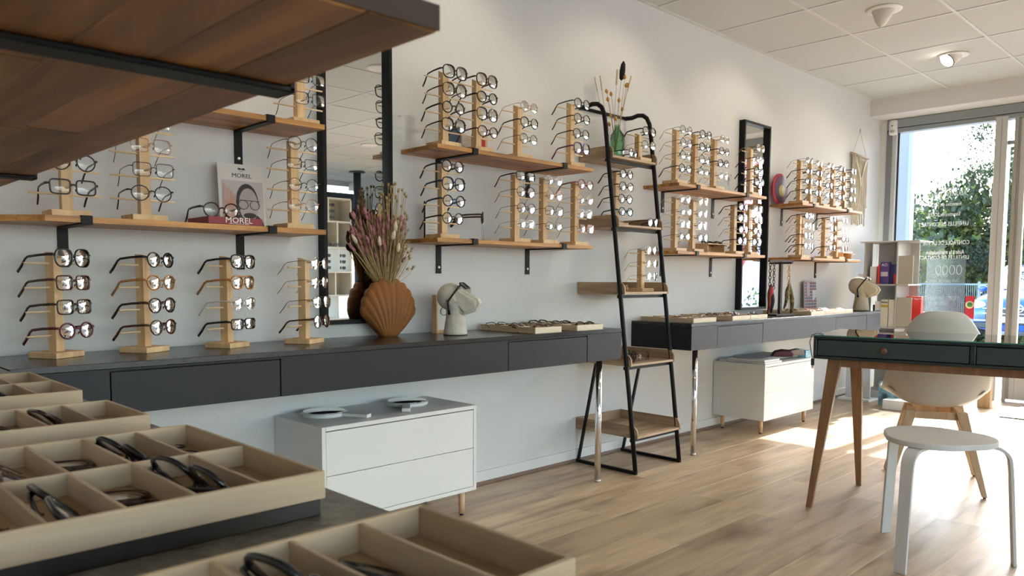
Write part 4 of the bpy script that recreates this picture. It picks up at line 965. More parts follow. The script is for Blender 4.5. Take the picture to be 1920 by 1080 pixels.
# motion detector
t = thing('motion_detector', 'white oblong motion detector on the window jamb', 'sensor', (7.425, 2.645, 2.31))
o = MB().lathe([(.001, 0), (.030, .006), (.036, .02), (.036, .12), (.030, .135), (.001, .14)], seg=20, sx=.7).build('housing', M_whitem, t)
MB().ell((-.0245, .002, .085), (.003, .006, .006)).build('lens_eye', M_black, t); MB().ell((-.022, 0, .035), (.006, .02, .016)).build('frosted_window', mat('frost_grey', (.45, .45, .45), .4), t)

# ------------------------------------------------------------------ desk
A = math.radians(-79.57)
t = thing('desk', 'dark green two-drawer desk with splayed wooden legs and glass top', 'desk', (3.33, 1.487, 0), A)
Lx, Dp, z0, z1 = 1.30, .52, .658, .757
def b_(n, *a, m=M_green, w=.002): return bevel(MB().box(*a).build(n, m, t), w, 1)
b_('top_panel', 0, Lx, 0, Dp, z1-.012, z1); b_('bottom_panel', 0, Lx, 0, Dp, z0, z0+.012)
b_('end_panel', 0, .014, .001, Dp-.001, z0+.012, z1-.012); b_('end_panel', Lx-.014, Lx, .001, Dp-.001, z0+.012, z1-.012)
b_('back_panel', .014, Lx-.014, Dp-.014, Dp-.001, z0+.012, z1-.012)
mid = .597
b_('centre_stile', mid, mid+.019, .001, .04, z0+.012, z1-.012)
MB().box(.014, Lx-.014, .035, .045, z0+.012, z1-.012).build('inner_back', M_gap, t)
for a, c in ((.014, mid), (mid+.019, Lx-.014)):
    d = bevel(MB().box(a+.0035, c-.0035, .003, .03, z0+.0155, z1-.0155).build('drawer', M_green2, t), .0015, 1)
    kx = (a+c)/2-.018
    MB().lathe([(.006, 0), (.006, .008), (.0125, .012), (.0135, .018), (.009, .022)], seg=18, M=Matrix.Translation((kx, .003, (z0+z1)/2)) @ Matrix.Rotation(PI/2, 4, 'X')).build('knob', mat('knob_copper', (.16, .06, .035), .45), d)
bevel(MB().box(.07, Lx-.07, .055, .080, z0-.036, z0).build('apron', M_legwood, t), .002); bevel(MB().box(.07, Lx-.07, Dp-.08, Dp-.055, z0-.036, z0).build('apron', M_legwood, t), .002)
bevel(MB().box(.055, .085, .08, Dp-.08, z0-.036, z0).build('apron', M_legwood, t), .002)
iM = Matrix.Rotation(-A, 3, 'Z')
def loc_of(x, y): v = iM @ Vector((x-3.33, y-1.487, 0)); return v.x, v.y
fl = loc_of(3.303, 1.470); bl = loc_of(3.84, 1.463)
for (fx, fy), (tx, ty) in ((fl, (.085, .062)), (bl, (.095, Dp-.075)), ((Lx-fl[0], .0), (Lx-.09, .065)), ((Lx-bl[0], Dp-.06), (Lx-.09, Dp-.07))):
    w0, w1 = .0125, .024; vs = [(fx-w0, fy-w0, 0), (fx+w0, fy-w0, 0), (fx+w0, fy+w0, 0), (fx-w0, fy+w0, 0), (tx-w1-.008, ty-w0*1.4, z0), (tx+w1, ty-w0*1.4, z0), (tx+w1, ty+w0*1.4, z0), (tx-w1-.008, ty+w0*1.4, z0)]
    bevel(MB().add(vs, [(0, 3, 2, 1), (4, 5, 6, 7), (0, 1, 5, 4), (1, 2, 6, 5), (2, 3, 7, 6), (3, 0, 4, 7)]).build('leg', M_legwood, t), .003)
bevel(MB().box(.002, Lx-.002, .002, Dp-.002, z1+.0004, z1+.0055).build('glass_top', M_tglass, t), .001, 1)
M_edge = mat('glass_edge', (.05, .20, .16), .1)
MB().box(.0, Lx, .0002, .0018, z1+.0006, z1+.0053).build('glass_edge', M_edge, t); MB().box(.0002, .0018, .002, Dp, z1+.0006, z1+.0053).build('glass_edge', M_edge, t)
cb = thing('usb_cable', 'black cable hanging over the left corner of the desk', 'cable', (3.33, 1.487, 0), A)
MB().tube([(.03, .05, z1+.008), (.005, .03, z1+.009), (-.012, .02, z1+.003), (-.020, .018, z1-.03), (-.012, .02, z0+.02), (-.006, .018, z0-.002)], .0018, 6).build('cord', M_rubber, cb)
MB().box(-.011, .001, .012, .024, z0-.032, z0-.002).build('plug', M_rubber, cb); MB().box(-.009, -.001, .014, .022, z0-.045, z0-.032).build('plug_tip', M_steel, cb)

# ------------------------------------------------------------------ stool
t = thing('stool', 'white bentwood three-legged stool in front of the desk', 'stool', (0, 0, 0))
M_stool = mat('stool_white', (.60, .585, .56), .5)
cx, cy = 3.03, .887; feet = [(3.183, 1.103), (2.765, .906), (3.137, .652)]; zs = .425
pts = []
for i in range(60):
    a = 2*PI*i/60; best = 1e9; r = .168
    for fx, fy in feet:
        da = math.atan2(fy-cy, fx-cx); d_ = math.cos(a-da)
        if d_ > .5: r = max(r, .168+.024*((d_-.5)/.5)**1.3)
    pts.append((cx+r*math.cos(a), cy+r*math.sin(a)))
bevel(MB().prism(pts, zs, zs+.02, 'Z').build('seat', M_stool, t), .003)
for fx, fy in feet:
    d = Vector((fx-cx, fy-cy, 0)).normalized(); sd = Vector((-d.y, d.x, 0)); R = .055; P = []
    r1 = Vector((fx-cx, fy-cy, 0)).length; rtop = r1-.035
    P.append(d*(.06)+Vector((0, 0, zs-.006))); P.append(d*(rtop-R)+Vector((0, 0, zs-.006)))
    for q in range(1, 8): an = PI/2*q/8; P.append(d*(rtop-R+R*math.sin(an)*1.15)+Vector((0, 0, zs-.006-R+R*math.cos(an))))
    P.append(d*(rtop+.012)+Vector((0, 0, zs-.09))); P.append(d*r1+Vector((0, 0, 0)))
    vs = []; hw = .026; ht = .0055
    for i, p in enumerate(P):
        q0 = P[max(i-1, 0)]; q1 = P[min(i+1, len(P)-1)]; tg = (q1-q0).normalized(); nn = sd.cross(tg).normalized()
        w_ = hw*(1-.22*i/(len(P)-1))
        for a_, b__ in ((-1, -1), (1, -1), (1, 1), (-1, 1)): 
            vv_ = p+sd*w_*a_+nn*ht*b__+Vector((cx, cy, 0)); vv_.z = max(vv_.z, 0.0); vs.append(vv_)
    fs = [(0, 3, 2, 1), tuple(len(vs)-4+q for q in range(4))]
    for i in range(len(P)-1):
        for k_ in range(4): fs.append((i*4+k_, i*4+(k_+1) % 4, i*4+4+(k_+1) % 4, i*4+4+k_))
    bevel(MB().add(vs, fs).build('leg', M_stool, t), .0012, 1)

# ------------------------------------------------------------------ shell chair
CF = math.radians(23)                                  # direction the chair faces
t = thing('shell_chair', 'cream moulded shell chair with wooden legs behind the desk', 'chair', (4.16, 1.235, 0), CF-PI/2*0)
M_shell = mat('cream_plastic', (.60, .565, .50), .42)
nu, nv = 28, 30; vs = []; fs = []
def shell(u, v):                                         # u across -1..1, v 0 front edge .. 1 top of back ; local +x is forward
    if v < .5:
        f = v/.5; x = .215-.38*f; zc = .405+.022*(1-f)**2*1.5-.01*math.sin(PI*f); hw = (.195+.045*math.sin(PI*min(1, f*.9+.12)))
        lip = -.035*max(0, (1-f*6))**2; z = zc+lip; side = .075*abs(u)**3.0*(.35+.65*f)
        return Vector((x-.02*abs(u)**3*(1 if f < .2 else 0), u*hw, z+side))
    f = (v-.5)/.5; an = f
    x = -.165-.075*math.sin(min(1, f*1.6)*PI/2)-.03*f; z = .395+.03*f+.435*f**1.25; hw = .235-.075*f**2.0
    z -= .0; wrap = .11*(abs(u)**2.2)*(1-.55*f)
    zz = z+.075*abs(u)**3*(1-f)**2
    if f > .55: hw *= math.sqrt(max(0, 1-((f-.55)/.45)**3*.28)); zz -= .07*abs(u)**4*((f-.55)/.45)
    return Vector((x+wrap, u*hw, zz))
for s_ in (0, 1):
    for i in range(nu+1):
        for j in range(nv+1): p = shell(-1+2*i/nu, j/nv); vs.append(p+Vector((.085, 0, 0)))
N = (nu+1)*(nv+1)
for i in range(nu):
    for j in range(nv): a = i*(nv+1)+j; fs.append((a, a+nv+1, a+nv+2, a+1))
o = MB().add(vs[:N], fs, True).build('seat_shell', M_shell, t); so = o.modifiers.new('thickness', 'SOLIDIFY'); so.thickness = .007; so.offset = 0
iC = Matrix.Rotation(-CF, 3, 'Z')
def cl(x, y): v = iC @ Vector((x-4.16, y-1.235, 0)); return v.x, v.y
ft = [cl(4.017, .964), cl(4.444, 1.119), cl(3.838, 1.335), cl(4.265, 1.49)]
for fx, fy in ft:
    tx, ty = fx*.52, fy*.52; a0, a1 = .011, .019
    vs = [(fx-a0, fy-a0, .006), (fx+a0, fy-a0, .006), (fx+a0, fy+a0, .006), (fx-a0, fy+a0, .006), (tx-a1, ty-a1*1.3, .378), (tx+a1, ty-a1*1.3, .378), (tx+a1, ty+a1*1.3, .378), (tx-a1, ty+a1*1.3, .378)]
    lo = bevel(MB().add(vs, [(0, 3, 2, 1), (4, 5, 6, 7), (0, 1, 5, 4), (1, 2, 6, 5), (2, 3, 7, 6), (3, 0, 4, 7)]).build('leg', M_beech, t), .003)
    MB().lathe([(.006, 0), (.006, .006)], (fx, fy, 0), 10).build('foot', M_rubber, lo)
xa = max(abs(p[0])*.52 for p in ft); ya = max(abs(p[1])*.52 for p in ft)
for q in (-1, 1): MB().box(q*xa*.92-.011, q*xa*.92+.011, -ya, ya, .338, .372).build('cross_rail', M_beech, t)
for q in (-1, 1): MB().box(-xa, xa, q*ya*.92-.011, q*ya*.92+.011, .338, .372).build('cross_rail', M_beech, t)

# ------------------------------------------------------------------ items on far cabinet, white shelf unit by the window
for i, (x0, x1, z, dy) in enumerate(((4.64, 4.87, .4592, 0), (4.645, 4.85, .4722, .006))):
    t = thing('white_box', ('lower', 'upper')[i]+' flat white box on the far white cabinet', 'box', (x0, 2.385+dy, z), 0, 'flat white boxes on the far cabinet')
    bevel(MB().box(0, x1-x0, 0, .33-dy*10, .0003, .0125).build('carton', M_whitem, t), .001, 1)
t = thing('white_box', 'white box at the back of the far white cabinet', 'box', (4.89, 2.50, .4592), 0, 'flat white boxes on the far cabinet')
bevel(MB().box(0, .40, 0, .24, .0003, .02).build('carton', M_whitem, t), .001, 1)
for i, (x, y, c, w_) in enumerate(((5.02, 2.46, (.08, .01, .02), .05), (5.09, 2.49, (.02, .018, .02), .06), (5.16, 2.44, (.20, .15, .14), .055), (5.225, 2.45, (.12, .22, .20), .05))):
    t = thing('spectacle_case', ('dark red soft case leaning left on the far white cabinet', 'black soft case on the far white cabinet', 'taupe soft case on the far white cabinet', 'green soft case beside the blue printed box')[i], 'case', (x, y, .4795 if i != 9 else .46), math.radians(-50+i*14), 'soft spectacle cases on the far cabinet')
    mb = MB().prism([(-.075, .001), (-.055, .036), (.0, .046), (.06, .040), (.078, .018), (.07, .001)], -.024, .024, 'Y'); bevel(mb.build('pouch', mat('case_%s' % ('red', 'black', 'taupe', 'green')[i], c, .5), t), .008, 2)
t = thing('printed_box', 'small blue printed box at the right of the far white cabinet', 'box', (5.26, 2.40, .4592))
MB().box(0, .075, 0, .06, .0003, .05).build('carton', mat('blue_print_box', (.25, .48, .60), .5, noise=.5, nscale=40), t)

def unit():
    t = thing('shelf_unit', 'white open shelf unit with lens products in front of the window', 'shelf unit', (6.95, 2.40, 0))
    M_u = mat('unit_white', (.46, .45, .43), .55)
    x0, x1, ya, yb = -.12, .19, -.115, .22            # y axis to the left in the picture
    MB().bbox(x0-.02, x1, ya-.10, yb+.04, 1.325, 1.335, .001).build('top_board', M_u, t)
    for z in (.05, .32, .60, .962): MB().bbox(x0, x1, ya-.02, yb, z, z+.012, .001).build('shelf_board', M_u, t)
    MB().bbox(x0, x0+.16, yb-.0, yb+.01, .05, 1.325, .001).build('side_board', M_u, t)
    MB().bbox(x1-.012, x1, ya, yb, .062, 1.325, .001).build('back_board', M_u, t)
    MB().bbox(x0, x1-.012, -.045, -.035, .062, 1.325, .001).build('upright', M_u, t)
    MB().box(x1-.0125, x1-.012, .085, .088, .62, 1.32).build('seam', mat('seam_grey', (.35, .35, .35), .6), t)
    MB().bbox(x0, x0+.012, -.165, -.05, .975, 1.21, .001).build('front_panel', mat('panel_greige', (.40, .37, .32), .6), t)
    MB().bbox(x0, x0+.012, -.165, -.05, .62, .865, .001).build('front_panel', MATS['panel_greige'], t)
    MB().bbox(x0, x1, ya-.02, yb, 0, .05, .001).build('plinth', M_u, t)
unit()
def carton(name, x, y, z, wx, wy, h, cols, label, tx=None, tc=None, grp=None, tz=.75, ts=.02, rot=0):
    t = thing(name, label, 'box', (x, y, z), rot, grp)
    MB().bbox(-wx/2, wx/2, -wy/2, wy/2, .0003, h, .001).build('carton', cols[0], t)
    for i, (a, b, c, d, m) in enumerate(cols[1:]): MB().box(-wx/2-.0008-.0003*i, -wx/2, wy*(a-.5), wy*(b-.5), h*c, h*d).build('printed_band', m, t)
    if tx: text('lettering', tx, ts, tc, (-wx/2-.002, 0, h*tz), (PI/2, 0, -PI/2), t)
    return t
M_b1 = mat('carton_violet', (.09, .05, .22), .4); M_b2 = mat('carton_navy', (.012, .02, .12), .4); M_b3 = mat('carton_blue', (.02, .07, .35), .4); M_b4 = mat('carton_red', (.65, .04, .04), .4)
zc = .9742
carton('lens_box', 6.90, 2.565, zc, .06, .055, .15, [M_whitem], 'plain white carton at left of upper unit shelf')
carton('lens_box', 6.875, 2.512, zc, .06, .012, .165, [M_b4], 'orange-red carton edge beside the violet carton')
carton('lens_box', 6.885, 2.468, zc, .06, .072, .188, [M_b1, (0.1, .9, .35, .55, mat('carton_grey', (.45, .45, .5), .4)), (.6, .95, .05, .12, M_b3)], 'tall violet carton with white letters on upper unit shelf', 'AO', M_wt, tz=.86, ts=.034)
carton('lens_box', 6.895, 2.412, zc, .06, .036, .165, [M_b2], 'narrow navy carton on upper unit shelf')
carton('lens_box', 6.885, 2.378, zc, .05, .03, .168, [M_b3, (0, 1, 0, .5, M_b4)], 'blue and red carton right end of upper unit shelf')
carton('lens_box', 6.87, 2.66, zc, .05, .05, .085, [M_whitem], 'small white carton on the unit shelf end')
zc = .6122
carton('lens_box', 6.90, 2.545, zc, .06, .025, .185, [mat('carton_dkblue', (.01, .02, .05), .4)], 'dark narrow carton on lower unit shelf')
carton('lens_box', 6.885, 2.51, zc, .06, .05, .215, [M_whitem, (.15, .85, .1, .65, mat('carton_lblue', (.03, .22, .55), .4))], 'white carton with blue drop print on lower unit shelf')
carton('lens_box', 6.87, 2.453, zc, .06, .058, .232, [mat('carton_cream', (.62, .60, .53), .5), (0, 1, .72, .80, mat('carton_gold', (.5, .33, .06), .5))], 'cream carton with gold band on lower unit shelf', 'ReNu', M_ink, tz=.9, ts=.022)
carton('lens_box', 6.87, 2.39, zc, .06, .056, .232, [MATS['carton_cream'], (0, .08, 0, 1, M_ink)], 'cream carton with fine print beside the gold-banded one')
carton('lens_box', 6.95, 2.25, zc, .06, .12, .26, [M_b4], 'red carton behind the greige panel of the unit', 'Regard  Regard', M_wt, tz=.93, ts=.018)
for i in range(4): carton('lens_box', 6.89, 2.53-.06*i, .3322, .08, .05, .19-.02*(i % 2), [M_whitem, (.2, .8, .3, .7, (M_b3, mat('carton_teal', (.1, .3, .35), .5))[i % 2])], ('first', 'second', 'third', 'fourth')[i]+' white carton on the bottom unit shelf')
t = thing('product_display', 'pale upright product display on the floor beside the unit', 'display stand', (6.62, 2.56, 0))
MB().bbox(-.10, .10, -.13, .13, .0003, .02, .002).build('base', M_whitem, t); MB().bbox(-.01, .01, -.10, .10, .02, .55, .002).build('panel', mat('display_pale', (.6, .64, .68), .4), t)
for q in range(2): MB().lathe([(.001, 0), (.014, .03), (.016, .15), (.001, .2)], (-.03, .03-.06*q, .25), 12, sx=.3).build('lens_print', mat('print_slate', (.2, .25, .35), .4), t)
carton('floor_box', 6.35, 2.13, 0, .12, .22, .075, [M_whitem, (.1, .3, .3, .7, MATS['carton_grey'])], 'flat white carton on the floor behind the desk legs')
carton('floor_box', 6.52, 2.25, 0, .10, .18, .19, [mat('carton_tealprint', (.18, .34, .40), .5, noise=.8, nscale=14)], 'teal patterned carton on the floor by the shelf unit')
# door mat
t = thing('door_mat', 'grey speckled door mat at the entrance', 'mat', (6.95, 1.2, 0))
MB().bbox(-.42, .40, -.55, .30, .0003, .008, .002).build('mat', mat('mat_speckle', (.25, .25, .25), .95, noise=.9, nscale=45, bump=.5), t)
t = thing('wood_post', 'light wooden door post behind the chair', 'post', (6.95, 1.70, 0))
bevel(MB().box(-.03, .03, -.045, .045, .0005, .27).build('post', M_beech, t), .003)

# ------------------------------------------------------------------ window lettering and stickers
M_vin = mat('vinyl_white', (.75, .77, .78), .7)
t = thing('window_lettering', 'white French lettering on the window, reversed from inside', 'lettering', (XG-.0015, 2.2, 0))
rows = [('Lunettes de vue', 2.215, 1.806, .28, .046), ('ADULTES & ENFANTS', 2.215, 1.755, .345, .05), ('Lunettes de SPORT', 2.215, 1.67, .33, .046), ('Lunettes de SOLEIL', 2.213, 1.583, .33, .046),
        ('LENTILLES DE CONTACT', 2.215, 1.498, .40, .05), ('CONTRÔLE DE LA VUE', 2.185, 1.335, .36, .05), ('Aide à la manipulation', 2.19, 1.252, .42, .055), ('LENTILLES DE CONTACT', 2.20, 1.207, .40, .048),
        ('...', 2.22, 1.135, .03, .05), ('OFFRES', 2.222, 1.049, .135, .045), ('2nde paire et 3ème ...', 2.20, 1.007, .38, .05), ('...', 2.22, .93, .03, .05), ('TIERS PAYANT', 2.20, .850, .29, .05), ('100% santé', 2.222, .805, .20, .046)]
for body, y, z, width, size in rows:
    o = text('text_line', body, size, M_vin, (0, y-2.2, z), (PI/2, 0, PI/2), t, ext=.0003)
    n = max(1, len(body)); o.scale = (width/(size*.56*n) if len(body) > 4 else 1, 1, 1)
t = thing('window_sticker', 'translucent banner sticker with dark ovals low on the window', 'sticker', (XG-.002, 2.17, 0), 0)
MB().box(0, .0006, -.15, .16, .72, 1.20).build('film', glass('frost_film', (.62, .74, .78), .3, .4, .12), t)
for q in range(4): MB().tube([(-.001, -.10+.055*q+.020*math.cos(a*PI/8)+.0, 1.10+.040*math.sin(a*PI/8)) for a in range(16)], .0018, 4, True).build('oval', M_vin, t)
t = thing('window_sticker', 'red sticker with green round emblem low on the window', 'sticker', (XG-.002, 1.975, 0))
MB().box(0, .0006, -.035, .035, .68, .875).build('film', mat('sticker_red', (.55, .03, .05), .5), t)
for q, (r, m) in enumerate(((.033, M_vin), (.026, mat('sticker_yellow', (.7, .6, .1), .5)), (.020, mat('sticker_green', (.05, .25, .08), .5)))): MB().lathe([(r, 0), (r, .0007)], seg=20, M=Matrix.Translation((-.0002-.0006*q, 0, .80)) @ Matrix.Rotation(-PI/2, 4, 'Y')).build('emblem_ring', m, t)

# ------------------------------------------------------------------ sunglasses display across the room (seen in the tall mirror)
t = thing('cube_display', 'white cube shelf display of sunglasses across the room', 'shelf unit', (5.75, -4.0, 0))
M_cube = mat('cube_white', (.70, .69, .63), .5)
x0, x1 = -.95, .36
for z in (.10, .43, .76, 1.09, 1.43, 1.79, 2.11): MB().bbox(x0, x1, -.30, 0, z-.012, z+.012, .001).build('shelf_board', M_cube, t)
zz = (.10, .43, .76, 1.09, 1.43, 1.79, 2.11)
for i in range(6):
    for x in ((x0, -.30, x1), (x0, -.12, x1-.22), (x0, .10, x1), (x0, -.25, .16, x1), (x0, .14, x1), (x0, 0, x1))[i]:
        MB().bbox(x-.012, x+.012, -.30, 0, zz[i]+.012, zz[i+1]-.012, .001).build('divider', M_cube, t)
for i in (0, 2, 4, 5): MB().box(x0+.012, x1-.012, -.30, -.29, zz[i]+.012, zz[i+1]-.012).build('back_panel', mat('cube_back', (.58, .56, .48), .6), t)
t2 = thing('cube_display', 'second white display partly hidden, reflected right of the column', 'shelf unit', (6.95, -4.1, 0))
for z in (.4, .8, 1.2, 1.6, 2.02): MB().bbox(-.35, .3, -.25, 0, z-.012, z+.012, .001).build('shelf_board', M_cube, t2)
MB().bbox(-.35, -.326, -.25, 0, .0, 2.0, .001).build('side_board', M_cube, t2); MB().box(-.33, .3, -.25, -.24, .4, 2.0).build('back_panel', MATS['cube_back'], t2)
sg = MB()
M_sg = mat('sunglass_black', (.02, .014, .012), .3)
for s in (-1, 1):
    ol = outline('square', 14); vs = [(s*.034+x*1.1, .0, z*1.05) for x, z in ol]+[(s*.034+x*1.1, .003, z*1.05) for x, z in ol]; n = 14
    sg.add(vs, [tuple(range(n)), tuple(range(n, 2*n))[::-1]]+[(i, (i+1) % n, n+(i+1) % n, n+i) for i in range(n)])
sg.box(-.012, .012, 0, .003, .004, .010); sg.box(-.07, -.06, -.06, .003, .006, .011); sg.box(.06, .07, -.06, .003, .006, .011)
sgm = sg.mesh('sunglasses', M_sg)
idx = 0
for ri, (z, cols) in enumerate(((1.79, (-.75, -.50, -.20, .05)), (1.43, (-.80, -.45, -.30)), (1.09, (-.72, -.45, -.22, -.02, .22)), (.76, (-.75, -.48)))):
    for cxx in cols:
        for q in range(3):
            o = linked('sunglasses', sgm, None, (5.75+cxx, -4.03, z+.06+.085*q)); idx += 1
            tag(o, 'dark sunglasses, %s of three in column %s, %s cube row' % (('lowest', 'middle', 'top')[q], ('one', 'two', 'three', 'four', 'five')[cols.index(cxx)], ('top', 'second', 'third', 'fourth')[ri]), 'sunglasses', 'sunglasses in the cube display')
for q in range(3):
    o = linked('sunglasses', sgm, None, (6.75, -4.13, 1.70+.085*q)); tag(o, '%s dark sunglasses in the second display beyond the column' % ('lowest', 'middle', 'top')[q], 'sunglasses', 'sunglasses in the second display')
for x in (-.02, .13):
    o = linked('sunglasses', sgm, None, (5.75+x, -3.98, 1.47)); tag(o, '%s dark sunglasses lying on an open shelf of the cube display' % ('left' if x < 0 else 'right'), 'sunglasses', 'sunglasses lying in the cube display')

# ------------------------------------------------------------------ outside
GZ = -.12
o = MB().box(7.75, 70, -50, 50, GZ-.2, GZ).build('ground', mat('pavement', (.42, .41, .39), .9, noise=.15, nscale=3)); o['kind'] = 'structure'
MB().box(-30, 70, -50, -5.9, GZ-.2, GZ-.001).build('ground_south', MATS['pavement'])['kind'] = 'structure'
t = thing('facade_column', 'pale blue column outside the window at the left', 'column', (8.6, 2.91, GZ))
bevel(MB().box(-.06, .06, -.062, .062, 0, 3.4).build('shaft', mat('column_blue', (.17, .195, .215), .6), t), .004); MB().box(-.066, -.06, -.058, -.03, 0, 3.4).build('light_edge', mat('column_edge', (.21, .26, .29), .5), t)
def tree(x, y, h, crown, label, n=2600, cols=((.05, .11, .02), (.14, .22, .04)), trunk=True, cz=None, leaf=.10, group='trees outside', cat='tree', nm='street_tree'):
    t = thing(nm, label, cat, (x, y, GZ), 0, group); rnd = random.Random(int(x*31+y*17))
    if trunk:
        tr = MB().tube([(0, 0, 0), (.05, 0, h*.35), (-.03, .05, h*.7), (0, 0, h*.9)], [.14, .11, .07, .03], 8)
        for q in range(9):
            a = rnd.uniform(0, 2*PI); z = h*rnd.uniform(.3, .7); r = crown*rnd.uniform(.4, .8); tr.tube([(0, 0, z), (r*.5*math.cos(a), r*.5*math.sin(a), z+.4), (r*math.cos(a), r*math.sin(a), z+.8)], [.05, .035, .012], 5)
        tr.build('trunk', mat('bark', (.07, .05, .035), .9), t)
    for qq, col in enumerate(cols):
        mb = MB(); clumps = [(rnd.gauss(0, .45)*crown, rnd.gauss(0, .45)*crown, (cz or h*.62)+rnd.gauss(0, .28)*h*.7, rnd.uniform(.2, .42)*crown) for _ in range(26)]
        for i in range(n//2):
            c = rnd.choice(clumps); p = Vector((c[0]+rnd.gauss(0, .5)*c[3], c[1]+rnd.gauss(0, .5)*c[3], c[2]+rnd.gauss(0, .5)*c[3]))
            if p.z < .05: continue
            e = Euler((rnd.uniform(0, 6), rnd.uniform(0, 6), rnd.uniform(0, 6))).to_matrix(); s = leaf*rnd.uniform(.6, 1.3)
            mb.add([p+e @ Vector(v) for v in ((-s*.5, 0, 0), (0, -s*.28, 0.02*s), (s*.5, 0, 0), (0, s*.28, .02*s))], [(0, 1, 2, 3)])
        lm = mat('leaves_%.3f_%.3f' % (col[0], col[1]), col, .6); lm.node_tree.nodes['Principled BSDF'].inputs['Transmission Weight'].default_value = 0
        mb.build('foliage', lm, t)['kind'] = 'stuff'
    return t
G1 = ((.022, .042, .012), (.13, .175, .026))
tree(25, 8.2, 4.0, 2.2, 'leafy green tree behind the wire fence, left of window lettering', 16000, G1, leaf=.17, cz=1.6)
tree(25.5, 6.2, 4.8, 2.1, 'leafy green tree behind the parked car', 16000, G1, leaf=.17, cz=2.0)
tree(23, 4.7, 8.6, 1.4, 'tall dark tree beside the window mullion', 28000, ((.012, .025, .010), (.04, .062, .014)), leaf=.075, cz=5.0)
tree(21, 8.2, 2.6, 1.5, 'green tree seen left of the pale blue column', 3000, G1, leaf=.13, cz=1.3)
tree(13, -2.6, 4.2, 1.6, 'pink flowering tree reflected in the narrower mirror', 4200, ((.62, .16, .22), (.75, .38, .40)), leaf=.12, cz=3.0)
tree(14, -6.5, 3.4, 2.2, 'green tree across the street, out of frame', 2600, G1, leaf=.16)
tree(11.0, -1.0, 1.0, .9, 'low green hedge bush reflected in the narrower mirror', 2200, G1, trunk=False, cz=.45, leaf=.07, cat='shrub', nm='shrub')
tree(24, 1.0, 4.5, 2.6, 'distant green tree behind the parked car', 8000, G1, leaf=.2)
tree(23, 11.5, 2.2, 2.4, 'far low green tree at the left of the view', 2600, G1, leaf=.2, cz=1.0)
t = thing('wire_fence', 'pale wire mesh fence across the street', 'fence', (21.5, 6.2, GZ))
M_fence = mat('fence_pale', (.20, .25, .26), .5)
b = MB()
for q in range(150): b.box(-.005, .005, -2.9+.045*q-.004, -2.9+.045*q+.004, .05, 1.05)
b.build('wire_mesh', M_fence, t)['kind'] = 'stuff'
for q in range(4): MB().box(-.025, .025, -2.9+2.2*q-.025, -2.9+2.2*q+.025, 0, 1.12).build('fence_post', M_fence, t)
for z in (.08, 1.05): MB().box(-.02, .02, -2.95, 3.9, z-.02, z+.02).build('fence_rail', M_fence, t)
t = thing('garden_fence', 'pale blue slatted fence reflected in the narrower mirror', 'fence', (17, -7.0, GZ))
for q in range(8): MB().box(-.02, .02, -3.5, 3.5, .3+.22*q, .38+.22*q).build('slat', mat('fence_blue', (.45, .62, .78), .6), t)
for q in range(8): MB().box(-.04, .04, -3.5+q-.04, -3.5+q+.04, 0, 2.1).build('fence_post', MATS['fence_blue'], t)
t = thing('road_sign', 'round red no-entry sign reflected at the edge of the narrower mirror', 'sign', (12.2, -1.55, GZ), math.radians(-20))
MB().tube([(0.03, 0, 0), (0.03, 0, 1.9)], .03, 10).build('pole', M_steel, t)
RY = Matrix.Translation((0, 0, 1.55)) @ Matrix.Rotation(-PI/2, 4, 'Y')
MB().lathe([(.33, -.01), (.33, .0)], seg=40, M=RY).build('white_rim', M_whitem, t); MB().lathe([(.31, .0), (.31, .006)], seg=40, M=RY).build('red_disc', M_b4, t); MB().box(-.012, -.007, -.23, .23, 1.50, 1.60).build('white_bar', M_whitem, t)

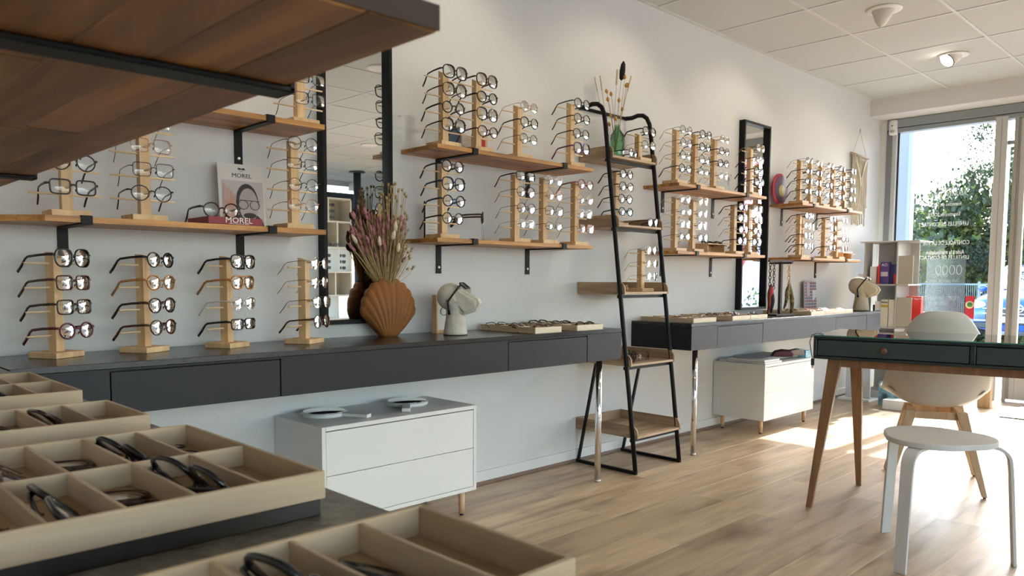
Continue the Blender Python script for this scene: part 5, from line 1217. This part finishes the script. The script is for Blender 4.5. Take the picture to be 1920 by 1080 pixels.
def car():
    t = thing('parked_car', 'blue car parked outside, its front towards the shop', 'car', (17.0, 3.67, GZ), math.radians(0))
    M_c = mat('car_blue', (.02, .10, .42), .22, .2, coat=.8); M_cd = mat('car_dark', (.02, .025, .03), .4); M_cg = glass('car_glass', (.25, .3, .33), 1.2, 0, .1)
    # body: stations along x from the nose (x=0) back ; half widths, with rounded section
    st = [(0.0, .70, .20, .62), (.06, .80, .17, .74), (.25, .86, .16, .86), (.7, .885, .16, .93), (1.15, .89, .16, .98), (1.5, .89, .16, 1.0), (2.6, .89, .16, 1.02), (3.6, .87, .18, 1.02), (4.0, .8, .25, .95)]
    vs = []; n = 20
    for x, hw, zb, zt_ in st:
        for q in range(n):
            a = 2*PI*(q+.5)/n; c, s = math.cos(a), math.sin(a)
            vs.append((x, hw*math.copysign(abs(c)**.45, c), (zb+zt_)/2+(zt_-zb)/2*math.copysign(abs(s)**.5, s)))
    fs = [(i*n+q, i*n+(q+1) % n, (i+1)*n+(q+1) % n, (i+1)*n+q) for i in range(len(st)-1) for q in range(n)]+[tuple(range(n))[::-1], tuple(range((len(st)-1)*n, len(st)*n))]
    MB().add(vs, fs, True).build('body', M_c, t)
    st2 = [(1.05, .74, .98), (1.75, .62, 1.42), (2.6, .60, 1.48), (3.4, .62, 1.40), (3.9, .70, 1.02)]
    v = []; 
    for x, hw, z in st2: v += [(x, -hw, z), (x, hw, z)]
    for x in (1.05, 3.9): v += [(x, -.78, .95), (x, .78, .95)]
    MB().add(v, [(2, 3, 5, 4), (4, 5, 7, 6)]).build('roof', M_c, t)
    MB().add(v, [(0, 1, 3, 2)]).build('windscreen', M_cg, t); MB().add(v, [(0, 2, 4, 6, 8), (1, 9, 7, 5, 3), (6, 7, 9, 8)]).build('side_glass', M_cg, t)
    for s in (-1, 1): MB().tube([(1.05, s*.76, .97), (1.75, s*.63, 1.42), (2.6, s*.62, 1.48), (3.4, s*.63, 1.41)], .035, 6).build('roof_pillar', M_c, t)
    MB().bbox(-.03, .05, -.55, .55, .30, .60, .02).build('grille', M_cd, t); MB().bbox(-.035, -.028, -.60, .60, .50, .515, .003).build('chrome_strip', M_chrome, t); MB().bbox(-.035, -.028, -.60, .60, .60, .615, .003).build('chrome_strip', M_chrome, t)
    MB().bbox(-.055, -.045, -.26, .26, .345, .455, .003).build('number_plate', M_whitem, t); text('plate_number', 'FJ-214-95', .085, M_ink, (-.057, 0, .40), (PI/2, 0, -PI/2), t, ext=.001)
    RN = Matrix.Translation((-.045, 0, .66-.02)) @ Matrix.Rotation(-PI/2, 4, 'Y')
    MB().tube([(-.05, .085*math.cos(a*PI/12), .61+.065*math.sin(a*PI/12)) for a in range(24)], .010, 6, True).build('emblem_ring', M_chrome, t); MB().bbox(-.06, -.045, -.09, .09, .598, .622, .003).build('emblem_bar', M_chrome, t)
    for s in (-1, 1):
        MB().ell((.10, s*.68, .66), (.12, .19, .075), Matrix.Rotation(s*.35, 4, 'Z')).build('headlight', mat('headlight', (.75, .85, .95), .1), t)
        MB().bbox(-.02, .10, s*.60-.14, s*.60+.14, .36, .385, .005).build('fog_trim', M_whitem, t); MB().bbox(-.03, .06, s*.62-.16, s*.62+.16, .22, .34, .02).build('lower_intake', M_cd, t)
        for wx in (.75, 3.3): MB().lathe([(.16, -.10), (.31, -.10), (.33, -.06), (.33, .06), (.31, .10), (.16, .10)], seg=28, M=Matrix.Translation((wx, s*.80, .33)) @ Matrix.Rotation(PI/2, 4, 'X')).build('wheel', M_rubber, t)
        MB().ell((1.25, s*.93, .98), (.06, .09, .065)).build('wing_mirror', M_c, t)
car()
o = MB().box(24, 25, 14, 30, GZ, 4).build('distant_building', mat('render_pale', (.6, .6, .6), .8)); tag(o, 'pale distant building left of the trees', 'building')
o = MB().box(30, 31, -20, 2, GZ, 1.6).build('distant_wall', MATS['render_pale']); tag(o, 'low pale wall far behind the parked car', 'wall')
